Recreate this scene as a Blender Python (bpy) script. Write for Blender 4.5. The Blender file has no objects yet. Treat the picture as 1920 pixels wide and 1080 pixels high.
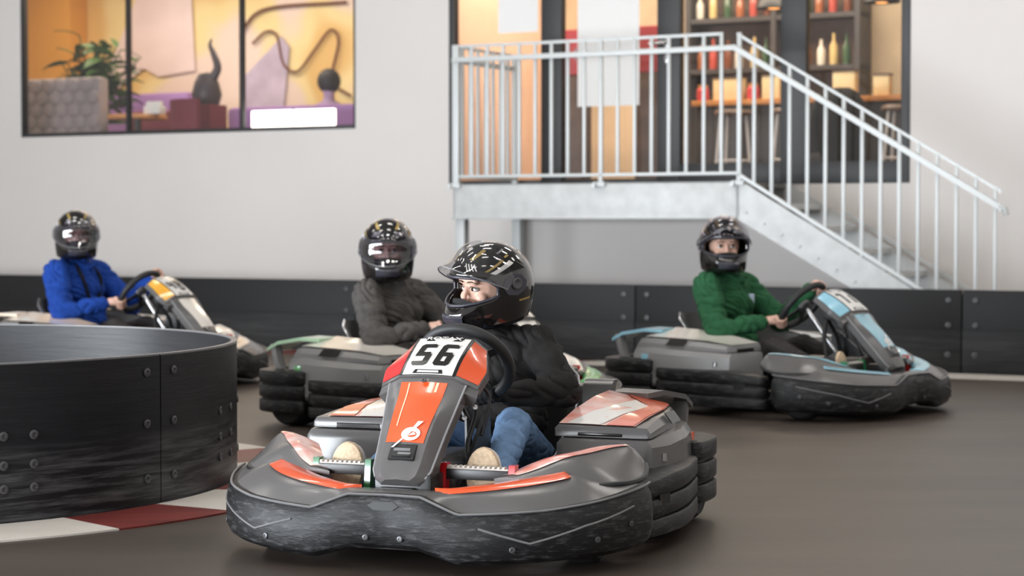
import bpy, bmesh, math, random
import numpy as np
from mathutils import Vector, Matrix, noise as mnoise

# ------------------------------------------------------------------ camera, world, lights, exposure
SC = bpy.context.scene
COL = SC.collection
CAM_H = 1.02
FPX = 70 / 36 * 1920
PITCH = math.atan(120 / FPX)
cam_d = bpy.data.cameras.new('camera'); cam_d.lens = 70; cam_d.sensor_width = 36
cam = bpy.data.objects.new('camera', cam_d); COL.objects.link(cam)
cam.location = (0, 0, CAM_H); cam.rotation_euler = (math.pi / 2 - PITCH, 0, 0)
cam_d.dof.use_dof = True; cam_d.dof.focus_distance = 6.25; cam_d.dof.aperture_fstop = 3.6
cam_d.clip_end = 200
SC.camera = cam
world = bpy.data.worlds.new('world'); SC.world = world; world.use_nodes = True
bg = world.node_tree.nodes['Background']
bg.inputs[0].default_value = (1.0, 0.97, 0.94, 1); bg.inputs[1].default_value = 0.42

def area_light(name, loc, target, sx, sy, power, color):
    d = bpy.data.lights.new(name, 'AREA'); d.shape = 'RECTANGLE'; d.size = sx; d.size_y = sy
    d.energy = power; d.color = color
    o = bpy.data.objects.new(name, d); COL.objects.link(o); o.location = loc
    o.rotation_euler = (Vector(target) - Vector(loc)).to_track_quat('-Z', 'Y').to_euler()
    return o
area_light('daylight_window', (-8.0, 3.4, 0.86), (1.0, 7.5, 0.86), 11, 1.55, 1150, (0.88, 0.94, 1.0))
SC.view_settings.view_transform = 'Standard'; SC.view_settings.look = 'None'
SC.view_settings.gamma = 1; SC.view_settings.use_curve_mapping = False
SC.view_settings.exposure = 0.60
SC.cycles.use_denoising = True
LAMP = 20.0

# ------------------------------------------------------------------ helpers
rnd = random.Random(7)
def ray(px, py):
    x = (px - 960) / FPX; z = -(py - 540) / FPX
    c, s = math.cos(PITCH), math.sin(PITCH)
    return Vector((x, c + z * s, -s + z * c))
def G(px, py, z=0.0):
    r = ray(px, py); t = (z - CAM_H) / r.z
    return Vector((0, 0, CAM_H)) + r * t

def link(o, parent=None):
    COL.objects.link(o)
    if parent is not None: o.parent = parent
    return o
def tag(o, label, cat=None, group=None, kind=None):
    if label: o['label'] = label
    if cat: o['category'] = cat
    if group: o['group'] = group
    if kind: o['kind'] = kind
    return o
def empty(name, loc=(0, 0, 0), rz=0.0):
    o = bpy.data.objects.new(name, None); o.empty_display_size = 0.1
    COL.objects.link(o); o.location = loc; o.rotation_euler = (0, 0, rz)
    return o
def finish(me, smooth=35):
    if smooth:
        me.shade_smooth()
        me.set_sharp_from_angle(angle=math.radians(smooth))

class MB:
    """collects geometry for one mesh object"""
    def __init__(s): s.v = []; s.f = []; s.m = []
    def add(s, vs, fs, mi=0):
        b = len(s.v); s.v += [tuple(v) for v in vs]
        for f in fs: s.f.append(tuple(b + i for i in f)); s.m.append(mi)
        return s
    def box(s, x0, x1, y0, y1, z0, z1, bev=0.0, mi=0):
        if bev <= 0:
            vs = [(x, y, z) for z in (z0, z1) for y in (y0, y1) for x in (x0, x1)]
            fs = [(0, 2, 3, 1), (4, 5, 7, 6), (0, 1, 5, 4), (2, 6, 7, 3), (0, 4, 6, 2), (1, 3, 7, 5)]
            return s.add(vs, fs, mi)
        bm = bmesh.new(); bmesh.ops.create_cube(bm, size=1)
        for v in bm.verts:
            v.co = Vector(((x0 + x1) / 2 + v.co.x * (x1 - x0), (y0 + y1) / 2 + v.co.y * (y1 - y0), (z0 + z1) / 2 + v.co.z * (z1 - z0)))
        bmesh.ops.bevel(bm, geom=bm.edges[:], offset=bev, segments=2, profile=0.6, affect='EDGES')
        return s.bm(bm, mi)
    def bm(s, bm, mi=0, mat=None):
        bm.verts.index_update()
        vs = [(mat @ v.co if mat else v.co)[:] for v in bm.verts]
        fs = [[v.index for v in f.verts] for f in bm.faces]
        bm.free()
        return s.add(vs, fs, mi)
    def loft(s, rings, closed=True, caps=True, mi=0):
        n = len(rings[0]); vs = [tuple(p) for r in rings for p in r]; fs = []
        m = n if closed else n - 1
        for i in range(len(rings) - 1):
            for j in range(m):
                a = i * n + j; b = i * n + (j + 1) % n
                fs.append((a, b, b + n, a + n))
        if caps and closed:
            fs.append(tuple(range(n))[::-1]); k = (len(rings) - 1) * n
            fs.append(tuple(range(k, k + n)))
        return s.add(vs, fs, mi)
    def tube(s, path, r, n=10, mi=0, closed=False, caps=True):
        P = [Vector(p) for p in path]; N = len(P); rings = []
        up = None
        for i in range(N):
            if closed: t = P[(i + 1) % N] - P[i - 1]
            else: t = P[min(i + 1, N - 1)] - P[max(i - 1, 0)]
            t.normalize()
            if up is None:
                up = Vector((0, 0, 1)) if abs(t.z) < 0.9 else Vector((1, 0, 0))
            a = t.cross(up).normalized(); up = a.cross(t).normalized()
            rr = r[i] if isinstance(r, (list, tuple)) else r
            rings.append([P[i] + a * rr * math.cos(2 * math.pi * k / n) + up * rr * math.sin(2 * math.pi * k / n) for k in range(n)])
        if closed: rings.append(rings[0])
        return s.loft(rings, True, caps and not closed, mi)
    def cyl(s, p0, p1, r0, r1=None, n=20, mi=0):
        return s.tube([p0, p1], [r0, r0 if r1 is None else r1], n, mi)
    def lathe(s, prof, origin, axis, n=28, mi=0):
        ax = Vector(axis).normalized(); o = Vector(origin)
        a = ax.orthogonal().normalized(); b = ax.cross(a)
        rings = [[o + ax * h + (a * math.cos(2 * math.pi * k / n) + b * math.sin(2 * math.pi * k / n)) * max(r, 1e-4) for k in range(n)] for r, h in prof]
        return s.loft(rings, True, True, mi)
    def prism(s, poly, frame, depth, mi=0, back=0.0):
        """poly 2D; frame = function (x, y, h) -> point"""
        n = len(poly)
        vs = [frame(x, y, -back) for x, y in poly] + [frame(x, y, depth) for x, y in poly]
        fs = [tuple(range(n))[::-1], tuple(range(n, 2 * n))] + [(i, (i + 1) % n, n + (i + 1) % n, n + i) for i in range(n)]
        return s.add(vs, fs, mi)
    def ell(s, c, r, mi=0, u=20, v=14, mat=None):
        bm = bmesh.new(); bmesh.ops.create_uvsphere(bm, u_segments=u, v_segments=v, radius=1)
        M = Matrix.Translation(Vector(c)) @ (mat or Matrix()) @ Matrix.Diagonal((r[0], r[1], r[2], 1))
        return s.bm(bm, mi, M)
    def mapv(s, fn): s.v = [tuple(fn(*p)) for p in s.v]; return s
    def build(s, name, mats, parent=None, smooth=35, label=None):
        me = bpy.data.meshes.new(name); me.from_pydata(s.v, [], s.f)
        for m in (mats if isinstance(mats, (list, tuple)) else [mats]): me.materials.append(m)
        if any(s.m): me.polygons.foreach_set('material_index', s.m)
        bm = bmesh.new(); bm.from_mesh(me); bmesh.ops.recalc_face_normals(bm, faces=bm.faces[:]); bm.to_mesh(me); bm.free()
        finish(me, smooth)
        o = bpy.data.objects.new(name, me); link(o, parent)
        if label: o['label'] = label
        return o
def part(name, mats, parent, fn, smooth=35, label=None):
    m = MB(); fn(m); return m.build(name, mats, parent, smooth, label)

def catmull(pts, n):
    """sample an open Catmull-Rom curve through pts (tuples of any length), n points per span"""
    P = [np.array(p, float) for p in pts]; P = [2 * P[0] - P[1]] + P + [2 * P[-1] - P[-2]]
    out = []
    for i in range(1, len(P) - 2):
        for k in range(n):
            t = k / n; a, b, c, d = P[i - 1], P[i], P[i + 1], P[i + 2]
            out.append(0.5 * (2 * b + (c - a) * t + (2 * a - 5 * b + 4 * c - d) * t * t + (3 * b - a - 3 * c + d) * t ** 3))
    out.append(P[-2]); return out
def lerp(a, b, t): return a + (b - a) * t
def interp(x, xs, ys): return float(np.interp(x, xs, ys))

# ------------------------------------------------------------------ materials
MATS = {}
def mat(name, col, rough=0.5, metal=0.0, coat=0.0, nscale=0, namt=0.0, bump=0.0, bscale=60, stretch=(1, 1, 1), trans=0.0, emit=0.0, spec=0.5, col2=None):
    if name in MATS: return MATS[name]
    m = bpy.data.materials.new(name); m.use_nodes = True; MATS[name] = m
    nt = m.node_tree; p = nt.nodes['Principled BSDF']
    p.inputs['Base Color'].default_value = (*col, 1); p.inputs['Roughness'].default_value = rough
    p.inputs['Metallic'].default_value = metal; p.inputs['Coat Weight'].default_value = coat
    p.inputs['Coat Roughness'].default_value = 0.06
    p.inputs['Transmission Weight'].default_value = trans
    p.inputs['Specular IOR Level'].default_value = spec
    if emit: p.inputs['Emission Color'].default_value = (*col, 1); p.inputs['Emission Strength'].default_value = emit
    if nscale or bump:
        tc = nt.nodes.new('ShaderNodeTexCoord'); mp = nt.nodes.new('ShaderNodeMapping')
        mp.inputs['Scale'].default_value = stretch; nt.links.new(tc.outputs['Object'], mp.inputs['Vector'])
    if nscale:
        nz = nt.nodes.new('ShaderNodeTexNoise'); nz.inputs['Scale'].default_value = nscale; nz.inputs['Detail'].default_value = 6
        nt.links.new(mp.outputs[0], nz.inputs['Vector'])
        cr = nt.nodes.new('ShaderNodeValToRGB'); cr.color_ramp.elements[0].position = 0.3; cr.color_ramp.elements[1].position = 0.7
        c2 = col2 or tuple(min(1, c * (1 + namt)) for c in col); c1 = tuple(c * (1 - namt) for c in col) if not col2 else col
        cr.color_ramp.elements[0].color = (*c1, 1); cr.color_ramp.elements[1].color = (*c2, 1)
        nt.links.new(nz.outputs['Fac'], cr.inputs[0]); nt.links.new(cr.outputs[0], p.inputs['Base Color'])
    if bump:
        nb = nt.nodes.new('ShaderNodeTexNoise'); nb.inputs['Scale'].default_value = bscale; nb.inputs['Detail'].default_value = 4
        nt.links.new(mp.outputs[0], nb.inputs['Vector'])
        bp = nt.nodes.new('ShaderNodeBump'); bp.inputs['Strength'].default_value = bump; bp.inputs['Distance'].default_value = 0.004
        nt.links.new(nb.outputs['Fac'], bp.inputs['Height']); nt.links.new(bp.outputs[0], p.inputs['Normal'])
    return m
def clear_mat(name, tint, gloss=0.12, rough=0.02, body=None, bodyamt=0.0):
    """thin sheet: transparent + mirror by fresnel (+ a little diffuse body)"""
    m = bpy.data.materials.new(name); m.use_nodes = True; nt = m.node_tree; N = nt.nodes
    for n in list(N):
        if n.type != 'OUTPUT_MATERIAL': N.remove(n)
    out = [n for n in N if n.type == 'OUTPUT_MATERIAL'][0]
    tr = N.new('ShaderNodeBsdfTransparent'); tr.inputs[0].default_value = (*tint, 1)
    gl = N.new('ShaderNodeBsdfGlossy'); gl.inputs['Roughness'].default_value = rough
    fr = N.new('ShaderNodeFresnel')
    ge = N.new('ShaderNodeNewGeometry'); io = N.new('ShaderNodeMath'); io.operation = 'MULTIPLY_ADD'; io.inputs[1].default_value = 1 / 1.5 - 1.5; io.inputs[2].default_value = 1.5
    nt.links.new(ge.outputs['Backfacing'], io.inputs[0]); nt.links.new(io.outputs[0], fr.inputs[0])   # same mirror strength on both faces of the sheet
    mp = N.new('ShaderNodeMath'); mp.operation = 'ADD'; mp.inputs[1].default_value = gloss; mp.use_clamp = True
    mx = N.new('ShaderNodeMixShader'); nt.links.new(fr.outputs[0], mp.inputs[0]); nt.links.new(mp.outputs[0], mx.inputs[0])
    nt.links.new(tr.outputs[0], mx.inputs[1]); nt.links.new(gl.outputs[0], mx.inputs[2])
    last = mx
    if body:
        df = N.new('ShaderNodeBsdfDiffuse'); df.inputs[0].default_value = (*body, 1)
        m2 = N.new('ShaderNodeMixShader'); m2.inputs[0].default_value = bodyamt
        nt.links.new(mx.outputs[0], m2.inputs[1]); nt.links.new(df.outputs[0], m2.inputs[2]); last = m2
    nt.links.new(last.outputs[0], out.inputs[0]); MATS[name] = m
    return m
def scuffed(name, base, scuff, stretch, scale, lo, hi, rough=0.38, zmask=None, bump=0.25, spec=0.3):
    """plastic with streaky pale scuffs; zmask = (z0, z1): wear only fades in below z1"""
    m = bpy.data.materials.new(name); m.use_nodes = True; nt = m.node_tree; N = nt.nodes; L = nt.links; p = N['Principled BSDF']
    tc = N.new('ShaderNodeTexCoord'); mp = N.new('ShaderNodeMapping'); mp.inputs['Scale'].default_value = stretch
    L.new(tc.outputs['Object'], mp.inputs['Vector'])
    n1 = N.new('ShaderNodeTexNoise'); n1.inputs['Scale'].default_value = scale; n1.inputs['Detail'].default_value = 9; n1.inputs['Roughness'].default_value = 0.7
    L.new(mp.outputs[0], n1.inputs['Vector'])
    cr = N.new('ShaderNodeValToRGB'); cr.color_ramp.elements[0].position = lo; cr.color_ramp.elements[1].position = hi
    L.new(n1.outputs['Fac'], cr.inputs[0]); fac = cr.outputs[0]
    if zmask:
        sp = N.new('ShaderNodeSeparateXYZ'); L.new(tc.outputs['Object'], sp.inputs[0])
        n2 = N.new('ShaderNodeTexNoise'); n2.inputs['Scale'].default_value = 2.5; L.new(tc.outputs['Object'], n2.inputs['Vector'])
        ad = N.new('ShaderNodeMath'); ad.operation = 'MULTIPLY_ADD'; ad.inputs[1].default_value = 0.16; L.new(n2.outputs['Fac'], ad.inputs[0]); L.new(sp.outputs['Z'], ad.inputs[2])
        mr = N.new('ShaderNodeMapRange'); mr.inputs['From Min'].default_value = zmask[0]; mr.inputs['From Max'].default_value = zmask[1]
        mr.inputs['To Min'].default_value = 1; mr.inputs['To Max'].default_value = 0.04; L.new(ad.outputs[0], mr.inputs['Value'])
        mu = N.new('ShaderNodeMath'); mu.operation = 'MULTIPLY'; L.new(fac, mu.inputs[0]); L.new(mr.outputs[0], mu.inputs[1]); fac = mu.outputs[0]
    mx = N.new('ShaderNodeMix'); mx.data_type = 'RGBA'; mx.inputs['A'].default_value = (*base, 1); mx.inputs['B'].default_value = (*scuff, 1)
    L.new(fac, mx.inputs['Factor']); L.new(mx.outputs['Result'], p.inputs['Base Color'])
    p.inputs['Roughness'].default_value = rough; p.inputs['Specular IOR Level'].default_value = spec
    bp = N.new('ShaderNodeBump'); bp.inputs['Strength'].default_value = bump; bp.inputs['Distance'].default_value = 0.004
    L.new(n1.outputs['Fac'], bp.inputs['Height']); L.new(bp.outputs[0], p.inputs['Normal'])
    MATS[name] = m; return m

M_wall = mat('wall_paint', (0.74, 0.70, 0.675), 0.7, nscale=0.7, namt=0.03, bump=0.05, bscale=80)
M_floor = mat('track_floor', (0.066, 0.050, 0.041), 0.42, nscale=1.6, namt=0.28, bump=0.10, bscale=90, stretch=(0.35, 1.4, 1))
M_ceiling = mat('ceiling_paint', (0.35, 0.34, 0.33), 0.8)
M_galv = mat('galvanised_steel', (0.56, 0.57, 0.57), 0.5, metal=0.15, nscale=9, namt=0.10, bump=0.03, bscale=30)
M_galvw = mat('galvanised_bar', (0.58, 0.60, 0.60), 0.45, metal=0.15)
M_tread = mat('steel_grating', (0.22, 0.22, 0.21), 0.5, metal=0.5, nscale=20, namt=0.2)
M_frame = mat('black_frame', (0.022, 0.022, 0.024), 0.45)
M_glass = clear_mat('window_glass', (0.97, 0.97, 0.97), 0.0)
M_barrier = scuffed('barrier_plastic', (0.012, 0.012, 0.014), (0.11, 0.11, 0.115), (0.4, 0.4, 6), 7, 0.44, 0.72, 0.36, (0.26, 0.38), 0.35)
M_barrier_far = scuffed('barrier_plastic_far', (0.011, 0.011, 0.012), (0.05, 0.05, 0.05), (0.4, 0.4, 6), 5, 0.42, 0.8, 0.5, (0.30, 0.36), 0.1)
M_bumper = scuffed('bumper_plastic', (0.010, 0.010, 0.011), (0.11, 0.11, 0.115), (2.0, 2.0, 9), 9, 0.52, 0.76, 0.40, None, 0.6, 0.35)
M_bolt = mat('bolt_steel', (0.32, 0.32, 0.33), 0.35, metal=0.8)
M_boltd = mat('bolt_dark', (0.10, 0.10, 0.105), 0.4, metal=0.5)
M_kerbw = mat('kerb_white', (0.62, 0.58, 0.53), 0.5, nscale=5, namt=0.08)
M_kerbr = mat('kerb_red', (0.16, 0.022, 0.018), 0.45, nscale=6, namt=0.3, stretch=(0.5, 3, 1))
M_grey = mat('grey_plastic', (0.115, 0.110, 0.110), 0.24, bump=0.03, bscale=160)
M_black = mat('black_plastic', (0.018, 0.018, 0.019), 0.35)
M_soft = mat('black_rubber', (0.020, 0.020, 0.021), 0.55, bump=0.05, bscale=120)
M_tyre = mat('tyre_rubber', (0.014, 0.014, 0.015), 0.65, bump=0.1, bscale=60)
M_steel = mat('bright_steel', (0.62, 0.62, 0.64), 0.22, metal=0.9)
M_edge = mat('worn_edge', (0.20, 0.20, 0.205), 0.35, metal=0.2)
M_trim = mat('trim_line', (0.30, 0.30, 0.31), 0.35)
M_white = mat('white_gloss', (0.80, 0.79, 0.77), 0.22, coat=0.5)
M_ink = mat('black_print', (0.012, 0.011, 0.010), 0.20)
M_line = mat('cream_print', (0.85, 0.62, 0.40), 0.4)
M_gold = mat('gold_print', (0.42, 0.30, 0.10), 0.3, metal=0.3)
M_skin = mat('skin', (0.70, 0.43, 0.33), 0.45, nscale=30, namt=0.05)
M_brow = mat('eyebrow', (0.07, 0.035, 0.02), 0.7)
M_lip = mat('lips', (0.45, 0.14, 0.12), 0.4)
M_eye = mat('eye_white', (0.75, 0.72, 0.70), 0.15)
M_iris = mat('iris', (0.035, 0.022, 0.015), 0.35, spec=0.2)
M_helmet = mat('helmet_black', (0.007, 0.006, 0.006), 0.10, coat=1.0)
M_pad = mat('helmet_padding', (0.010, 0.010, 0.011), 0.85)
M_side = mat('helmet_pivot', (0.045, 0.045, 0.060), 0.28)
M_visor = clear_mat('clear_visor', (0.86, 0.85, 0.86), 0.05)
M_visord = clear_mat('smoked_visor', (0.50, 0.48, 0.55), 0.07)
M_sole = mat('shoe_sole', (0.62, 0.47, 0.32), 0.7, nscale=90, namt=0.18, bump=0.5, bscale=130)
M_shoew = mat('shoe_white', (0.78, 0.74, 0.70), 0.6)
M_shoed = mat('shoe_dark', (0.05, 0.05, 0.055), 0.6)
def cloth(name, col, n=0.18): return mat(name, col, 0.85, nscale=28, namt=n, bump=0.35, bscale=190, spec=0.2)
M_jblack = cloth('jacket_black', (0.020, 0.019, 0.019)); M_jgrey = cloth('sweater_grey', (0.085, 0.078, 0.074))
M_jgreen = cloth('hoodie_green', (0.026, 0.110, 0.048)); M_jblue = cloth('hoodie_blue', (0.012, 0.055, 0.30))
M_jeans = cloth('blue_jeans', (0.15, 0.25, 0.42), 0.22); M_pantsd = cloth('dark_trousers', (0.045, 0.040, 0.040)); M_neck = cloth('neck_black', (0.010, 0.010, 0.011))

# ------------------------------------------------------------------ site frame: u along the far barrier (to the right), n back from it
PR = G(1850, 703, 0); HB = 0.572
PL = G(0, 515, HB); PL.z = 0
U = (PR - PL).normalized(); NB = Vector((-U.y, U.x, 0)); SITE_RZ = math.atan2(U.y, U.x)
def S(u, n, z=0.0): return PL + U * u + NB * n + Vector((0, 0, z))
def site(name, u, n, z=0): return empty(name, S(u, n, z), SITE_RZ)
ND = 0.35; NW = 1.45          # front edge of the steel landing, face of the hall wall
DECK = 1.335

# floor -------------------------------------------------------------
floor = MB().add([(-16, -3, 0), (16, -3, 0), (16, 30, 0), (-16, 30, 0)], [(0, 1, 2, 3)]).build('floor', M_floor, None, 0)
tag(floor, 'dark brown grey smooth kart track floor', kind='structure')

# hall wall with two openings ----------------------------------------
def site_obj(name, mats, fn, o=(0, 0, 0), smooth=30, parent=None):
    m = MB(); fn(m); m.mapv(lambda x, y, z: S(x, y, z)); return m.build(name, mats, parent, smooth)
WIN = (-1.05, 2.80, 1.86, 3.95); DOOR = (3.755, 7.805, 1.335, 3.95)
def wall_fn(m):
    y0, y1 = NW, NW + 0.10
    us = [-8, WIN[0], WIN[1], DOOR[0], DOOR[1], 14]
    m.box(us[0], us[1], y0, y1, 0, 7)
    m.box(us[1], us[2], y0, y1, 0, WIN[2]); m.box(us[1], us[2], y0, y1, WIN[3], 7)
    m.box(us[2], us[3], y0, y1, 0, 7)
    m.box(us[3], us[4], y0, y1, 0, DOOR[2]); m.box(us[3], us[4], y0, y1, DOOR[3], 7)
    m.box(us[4], us[5], y0, y1, 0, 7)
wall = site_obj('wall_back', M_wall, wall_fn, smooth=0)
tag(wall, 'pale grey painted hall wall with cafe window and glazed doors', kind='structure')
ceil = MB().box(-16, 16, -3, 30, 7.0, 7.2).build('ceiling', M_ceiling, None, 0)
tag(ceil, 'grey hall ceiling high above the track', kind='structure')
M_lamp = mat('lamp_diffuser', (1.0, 0.96, 0.90), 0.5, emit=LAMP)
k = 0
for iy, y in enumerate((1.0, 5.0, 9.0, 12.5)):
    for x in (-7.0, -3.5, 0.0, 3.5, 7.0):
        r = empty('ceiling_light', (x, y, 6.9))
        part('housing', M_frame, r, lambda m: m.box(-0.75, 0.75, -0.16, 0.16, 0.02, 0.095, 0.01))
        part('diffuser', M_lamp, r, lambda m: m.box(-0.72, 0.72, -0.13, 0.13, -0.01, 0.019))
        tag(r, 'long white linear lamp under the hall ceiling', 'lamp', 'linear lamps under the hall ceiling')

# kerb ----------------------------------------------------------------
ISL_C = Vector((-2.58, 7.92, 0)); ISL_R = 1.47; ISL_H = 0.546
def isl(a, r, z): return Vector((ISL_C.x + r * math.cos(a), ISL_C.y + r * math.sin(a), z))
def isl_path(t, off, z):
    """t in metres along the island outline, 0 at its tip, negative towards the camera side"""
    q = ISL_R * math.pi / 2
    if abs(t) <= q: return isl(t / ISL_R, ISL_R + off, z)
    s = 1 if t > 0 else -1
    return Vector((ISL_C.x - (abs(t) - q), ISL_C.y + s * (ISL_R + off), z))
kstep = math.radians(16.5); k0 = math.radians(-46)
for i in range(-4, 7):
    t0, t1 = (k0 + i * kstep) * ISL_R, (k0 + (i + 1) * kstep) * ISL_R
    N = 6
    m = MB().loft([[isl_path(lerp(t0, t1, q / N), o_, z_) for o_, z_ in ((0.012, 0.0), (0.012, 0.006), (0.36, 0.006), (0.36, 0.0))] for q in range(N + 1)])
    m.build('kerb_block', M_kerbr if i % 2 == 0 else M_kerbw, floor, 0)
for i in range(9):
    u0 = 1.0 + i * 0.9 + 0.4
    m = MB().loft([[(u, -0.03, 0), (u, -0.03, 0.006), (u - 0.2, -0.42, 0.006), (u - 0.2, -0.42, 0)] for u in (u0, u0 + 0.9)]); m.mapv(lambda x, y, z: S(x, y, z))
    m.build('kerb_block', M_kerbw if i in (7, 8) or i % 2 else M_kerbr, floor, 0)

# barriers ------------------------------------------------------------
def bolt_mesh():
    return MB().lathe([(0.0, 0.0), (0.017, 0.0), (0.017, 0.004), (0.013, 0.006), (0.008, 0.006), (0.006, 0.002), (0.0, 0.002)], (0, 0, 0), (0, -1, 0), 14)
bt = bolt_mesh().build('bolt', M_boltd, None); BOLT_ME = bt.data; bpy.data.objects.remove(bt)
BOLT_ME.use_fake_user = False
def bolt(parent, loc, direction, sc=1.0, me=None):
    o = bpy.data.objects.new('bolt', me or BOLT_ME); link(o, parent); o.location = loc
    d = Vector(direction).normalized(); o.rotation_euler = Vector((0, -1, 0)).rotation_difference(d).to_euler(); o.scale = (sc,) * 3
    return o
far_b = site('track_barrier', 0, 0)
tag(far_b, 'long straight black plastic track barrier in front of the pale hall wall', 'barrier')
edges = [-3.6, -1.15, 1.29, 3.735, 6.178, 8.62, 11.06]
for i in range(len(edges) - 1):
    a, b = edges[i] + 0.004, edges[i + 1] - 0.004
    p = part('barrier_panel', M_barrier_far, far_b, lambda m: (m.box(a, b, 0, 0.03, 0.0, HB, 0.006), m.box(a, b, -0.012, 0.006, 0.005, 0.30, 0.004)))
    for uu in (a + 0.09, b - 0.09):
        for zz in (0.13, 0.33, 0.50): bolt(p, (uu, -0.002 if zz > 0.3 else -0.012, zz), (0, -1, 0), 1.2)
for uu in edges: part('barrier_post', M_frame, far_b, lambda m: m.box(uu - 0.04, uu + 0.04, 0.03, 0.10, 0, HB - 0.03, 0.004))

isl_b = empty('track_barrier', ISL_C)
tag(isl_b, 'rounded end of a scuffed black plastic track barrier beside the red and white kerb', 'barrier')
M_rim = mat('barrier_rim', (0.20, 0.20, 0.21), 0.35)
seams = [-6.2, -4.15, -2.31 + 0.62, 0.35, 2.4, 4.4, 6.4]
# the visible vertical seam sits where the photo shows it (x about 283)
ps = G(283, 943) - ISL_C; tseam = math.atan2(ps.y, ps.x) * ISL_R
seams[2] = tseam
for i in range(len(seams) - 1):
    a, b = seams[i] + 0.003, seams[i + 1] - 0.003
    N = 28; ro = []
    for q in range(N + 1):
        t = lerp(a, b, q / N)
        pts = []
        for off, z in ((0.0, 0.0), (0.0, ISL_H - 0.004), (-0.004, ISL_H), (-0.020, ISL_H), (-0.024, ISL_H - 0.004), (-0.024, 0.0)):
            pts.append(isl_path(t, off, z) - ISL_C)
        ro.append(pts)
    p = MB().loft(ro).build('barrier_panel', M_barrier, isl_b, 30)
    ri = [[isl_path(lerp(a, b, q / N), o_, z_) - ISL_C for o_, z_ in ((-0.002, ISL_H - 0.002), (-0.002, ISL_H + 0.003), (-0.022, ISL_H + 0.003), (-0.022, ISL_H - 0.002))] for q in range(N + 1)]
    MB().loft(ri).build('top_rim', M_rim, p, 30)
    mid = (a + b) / 2
    for t in (a + 0.075, b - 0.075, mid - 0.06, mid + 0.10) if i != 1 else (a + 0.075, b - 0.075, -1.395, -1.285):
        c = isl_path(t, 0.001, 0); d = (isl_path(t, 1.001, 0) - c)
        for zz in ((0.10, 0.30, 0.485) if t in (a + 0.075, b - 0.075) else (0.12, 0.20, 0.30)):
            bolt(p, isl_path(t, 0.001, zz) - ISL_C, d, 0.95)

# ------------------------------------------------------------------ steel staircase
def spart(name, mats, root, base, fn, smooth=35, label=None):
    m = MB(); fn(m); b = base; m.mapv(lambda x, y, z: (x - b[0], y - b[1], z - b[2])); return m.build(name, mats, root, smooth, label)
SU0, SU1 = 4.43, 6.83      # landing along the wall
SB = (SU0, ND, 0)
stair = site('staircase', SU0, ND)
tag(stair, 'galvanised steel staircase with landing and barred railing up to the glazed doors', 'staircase')
SL = 0.60                  # slope of the flight
spart('landing_beam', M_galv, stair, SB, lambda m: (m.box(SU0, SU1 + 0.03, ND, ND + 0.012, 1.062, DECK, 0.002), m.box(SU0, SU1, ND - 0.035, ND + 0.05, 1.058, 1.070, 0.002), m.box(SU0, SU1, ND - 0.0, ND + 0.05, DECK - 0.012, DECK, 0.002)))
spart('side_beam', M_galv, stair, SB, lambda m: m.box(SU0, SU0 + 0.012, ND, NW - 0.01, 1.062, DECK, 0.002))
for i in range(8):
    a = SU0 + 0.02 + i * 0.3
    spart('landing_grate', M_tread, stair, SB, lambda m: m.box(a, a + 0.292, ND + 0.02, NW - 0.01, DECK - 0.035, DECK - 0.003))
spart('wall_ledger', M_galv, stair, SB, lambda m: m.box(SU0, SU1, NW - 0.06, NW - 0.004, 1.10, DECK - 0.04, 0.002))
for (u_, n_) in ((SU0 + 0.045, ND + 0.06), (SU0 + 0.045, NW - 0.10)):
    spart('leg', M_galvw, stair, SB, lambda m: (m.box(u_ - 0.04, u_ + 0.04, n_ - 0.04, n_ + 0.04, 0.012, 1.062, 0.004), m.box(u_ - 0.09, u_ + 0.09, n_ - 0.09, n_ + 0.09, 0, 0.012)))
UB = SU1 + (DECK - 0.0) / SL
def stringer(m, n0, n1):
    # front elevation outline of the inclined channel
    pts = [(SU1, DECK), (SU1 + 0.05, DECK - 0.005), (UB, 0.0 + 0.03), (UB, 0), (UB - 0.35, 0), (SU1 + 0.0, 1.062)]
    m.prism(pts, lambda x, y, h: (x, h, y), n1, back=-n0)
spart('stringer', M_galv, stair, SB, lambda m: stringer(m, ND, ND + 0.012))
spart('stringer', M_galv, stair, SB, lambda m: stringer(m, NW - 0.10, NW - 0.088))
nt_ = 7
for i in range(nt_):
    z = DECK - (i + 1) * DECK / (nt_ + 1); uc = SU1 + (DECK - z) / SL
    t = spart('tread', M_tread, stair, SB, lambda m: m.box(uc - 0.27, uc + 0.02, ND + 0.012, NW - 0.10, z - 0.035, z, 0.003))
    spart('nosing', M_galvw, t, SB, lambda m: m.box(uc + 0.0, uc + 0.024, ND + 0.012, NW - 0.10, z - 0.04, z + 0.004, 0.002))
    for q in (-0.20, -0.06):
        zz = DECK - (uc + q - SU1) * SL - 0.16
        bolt(stair, (uc + q - SU0, -0.002, zz - 0.02), (0, -1, 0), 0.7, None)
bl_ = MB().lathe([(0, 0), (0.016, 0), (0.016, 0.01), (0.0, 0.012)], (0, 0, 0), (0, -1, 0), 12).build('bolt', M_steel, None); BOLT_ST = bl_.data; bpy.data.objects.remove(bl_); BOLT_GV = BOLT_ST.copy(); BOLT_GV.materials[0] = M_galv
for o in stair.children:
    if o.name.startswith('bolt'): o.data = BOLT_GV
RT = 2.435; RM = 2.315; RB = DECK + 0.06
BAR_ME = {}
def bar(parent, u, n, z0, z1, w=0.013):
    key = (round(z1 - z0, 3), w)
    if key not in BAR_ME:
        o = MB().box(-w, w, -w * 0.75, w * 0.75, 0, z1 - z0, 0.002).build('baluster', M_galvw, None, 30); BAR_ME[key] = o.data; bpy.data.objects.remove(o)
    o = bpy.data.objects.new('baluster', BAR_ME[key]); link(o, parent); o.location = (u - SB[0], n - SB[1], z0)
    return o
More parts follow.
